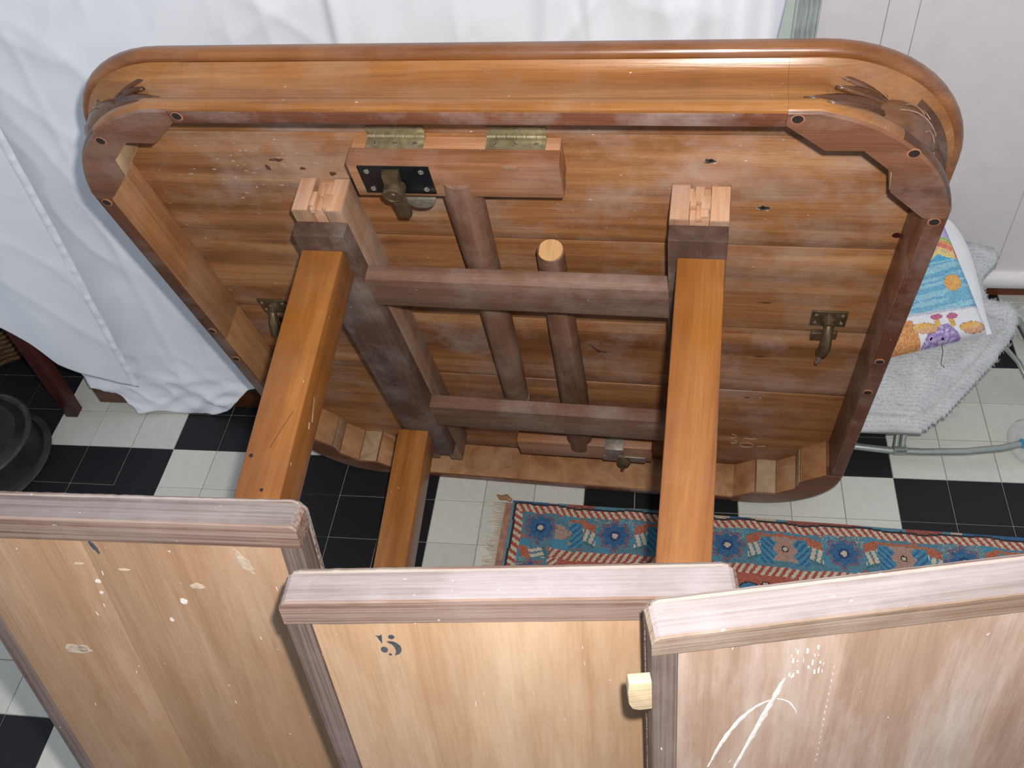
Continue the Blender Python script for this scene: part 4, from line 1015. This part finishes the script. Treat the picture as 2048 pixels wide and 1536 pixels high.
# cushion with embroidered face (local: a leftwards along the lower edge, b up the face, c out of it)
E1, E2 = Vector((-0.962, -0.234, -0.138)).normalized(), Vector((-0.272, 0.829, 0.488)).normalized(); E3 = E2.cross(E1).normalized()
cu = thing('cushion', 'embroidered cushion with a purple giraffe, blue sea and rainbow, propped on the fleece', 'cushion', frame4(Vector((1.648, 0.176, 0.226)) + E3 * 0.006, E1, E2, E3))
def emb_colour(a, b):
    def jt(c, k=22): q = random.uniform(-k, k * 0.6); return tuple(max(0, min(255, x * 0.80 + 46 + q + random.uniform(-5, 5))) for x in c)
    white = lambda: jt((232, 232, 236), 4)
    def el(cx, cy, rx, ry, rot=0.0):
        x, y = a - cx, b - cy; c_, s_ = math.cos(rot), math.sin(rot); return ((x * c_ + y * s_) / rx) ** 2 + ((-x * s_ + y * c_) / ry) ** 2
    tilt = 0.07 * (a - 0.05)
    for cx, cy in ((0.1076, 0.0128), (0.0862, 0.0076)):
        if el(cx, cy, 0.0026, 0.0026) < 1: return (24, 20, 30)
    for cx, cy in ((0.0864, 0.051), (0.0588, 0.0455)):
        e = el(cx, cy, 0.0105, 0.0058, 0.1)
        if e < 1: return jt((186, 86, 126), 8)
    for (cx, cy) in ((0.0875, 0.041), (0.0622, 0.036)):
        if abs(a - cx) < 0.0048 and abs(b - cy) < 0.010: return jt((226, 166, 80))
    for (cx, cy, rot) in ((0.1130, 0.0345, 0.25), (0.0300, 0.0160, 0.22)):
        e = el(cx, cy, 0.0240, 0.0112, rot)
        if e < 1:
            if e > 0.86: return jt((150, 108, 76), 6)
            return jt((226, 164, 120) if b < cy else (236, 176, 88))
    # head: trapezoid, wider below
    hc = 0.088; hw = 0.018 + max(0, 0.033 - b) * 0.62
    if b < 0.034 and abs(a - hc - (0.02 - b) * 0.05) < hw and el(hc, 0.006, 0.040, 0.029) < 1.25:
        return jt((150, 122, 188) if noise.noise(Vector((a * 160, b * 160, 0))) < 0.1 else (196, 176, 218), 26)
    if a > 0.128 + 0.10 * max(0, b - 0.02) and b < 0.060 - 0.3 * max(0, 0.15 - a): return jt((222, 142, 76), 30)
    if b < 0.054 + tilt * 1.4: return white()
    if b < 0.058 + tilt * 1.6: return jt((196, 196, 210), 12)
    e = el(0.0395, 0.1067, 0.0152, 0.0160)
    if e < 1: return jt((190, 130, 80), 8) if e > 0.85 else jt((232, 164, 76))
    if b < 0.153 + tilt:
        s_ = math.sin(b * 420 + 3 * noise.noise(Vector((a * 12, b * 60, 0)))); base = (140, 196, 214) if s_ > -0.55 else (96, 166, 204)
        if noise.noise(Vector((a * 14, b * 90, 3))) > 0.25: base = (104, 172, 206)
        return jt(base, 20)
    if abs(b - 0.166 - 0.005 * math.sin(a * 160) - tilt) < 0.0052 and 0.018 < a < 0.075: return jt((236, 206, 120))
    r_ = math.hypot(a - 0.066, (b - 0.138) * 1.05)
    for lim, c_ in ((0.044, (70, 166, 210)), (0.050, (238, 190, 120)), (0.058, (222, 110, 90)), (0.065, (228, 150, 90)), (0.071, (150, 190, 100))):
        if r_ < lim: return jt(c_)
    return jt((186, 168, 214), 26)
na, nb2 = 98, 118; Wd, Hd = 0.196, 0.236
vs, fs, cols = [], [], []
def cush_z(a, b): 
    ta, tb = min(1, max(0, min(a, Wd - a)) / 0.02), min(1, max(0, min(b, Hd - b)) / 0.02)
    return 0.030 * math.sqrt(max(0, ta * (2 - ta))) * math.sqrt(max(0, tb * (2 - tb))) * (1 + 0.12 * noise.noise(Vector((a * 14, b * 14, 6)))) - 0.010
skew = lambda a, b: a + b * 0.055 * (1 - a / Wd) 
for j in range(nb2 + 1):
    for i in range(na + 1):
        a, b = Wd * i / na, Hd * j / nb2; vs.append((skew(a, b), b, cush_z(a, b)))
for j in range(nb2):
    for i in range(na):
        k = j * (na + 1) + i; fs.append((k, k + 1, k + na + 2, k + na + 1)); cols.append(emb_colour(skew(Wd * (i + .5) / na, Hd * (j + .5) / nb2), Hd * (j + .5) / nb2))
o = pydata('embroidered_face', vs, fs, EMB, cu, smooth=180, recalc=False)
at = o.data.color_attributes.new('Col', 'FLOAT_COLOR', 'CORNER'); buf = np.repeat(np.array([lin(*c_) for c_ in cols], dtype=np.float32), 4, axis=0); at.data.foreach_set('color', buf.ravel())
o['label'] = 'stitched picture of a giraffe head, sea, sun and rainbow'
# padded white back that bulges past the right edge
vs, fs = [], []
na, nb2 = 30, 34
for side in (1, -1):
    for j in range(nb2 + 1):
        for i in range(na + 1):
            a, b = -0.012 - 0.028 * 0 + (Wd + 0.012) * i / na, Hd * j / nb2
            a2 = a - 0.034 * (math.sin(math.pi * min(1, b / Hd)) ** 0.6) * (b / Hd) * (1 - i / na) ** 2
            ta = math.sin(math.pi * min(1, max(0, i / na)) ) ** 0.45; tb = math.sin(math.pi * j / nb2) ** 0.45
            wr_ = 0.003 * noise.noise(Vector((a * 40 + b * 30, b * 18 - a * 20, 2)))
            vs.append((skew(a2, b), b + 0.008 * (b / Hd), -0.016 + side * (0.020 * ta * tb + wr_ * ta * tb)))
n1 = (na + 1) * (nb2 + 1)
for sd_ in (0, 1):
    for j in range(nb2):
        for i in range(na):
            k = sd_ * n1 + j * (na + 1) + i; fs.append((k, k + 1, k + na + 2, k + na + 1))
pydata('cushion_pad', vs, fs, CASE, cu, smooth=180)
tube('loose_thread', [(0.088, -0.001, 0.004), (0.090, -0.014, 0.004), (0.098, -0.030, 0.004), (0.101, -0.036, 0.005), (0.096, -0.044, 0.004)], 0.0005, THREAD, cu, seg=5)
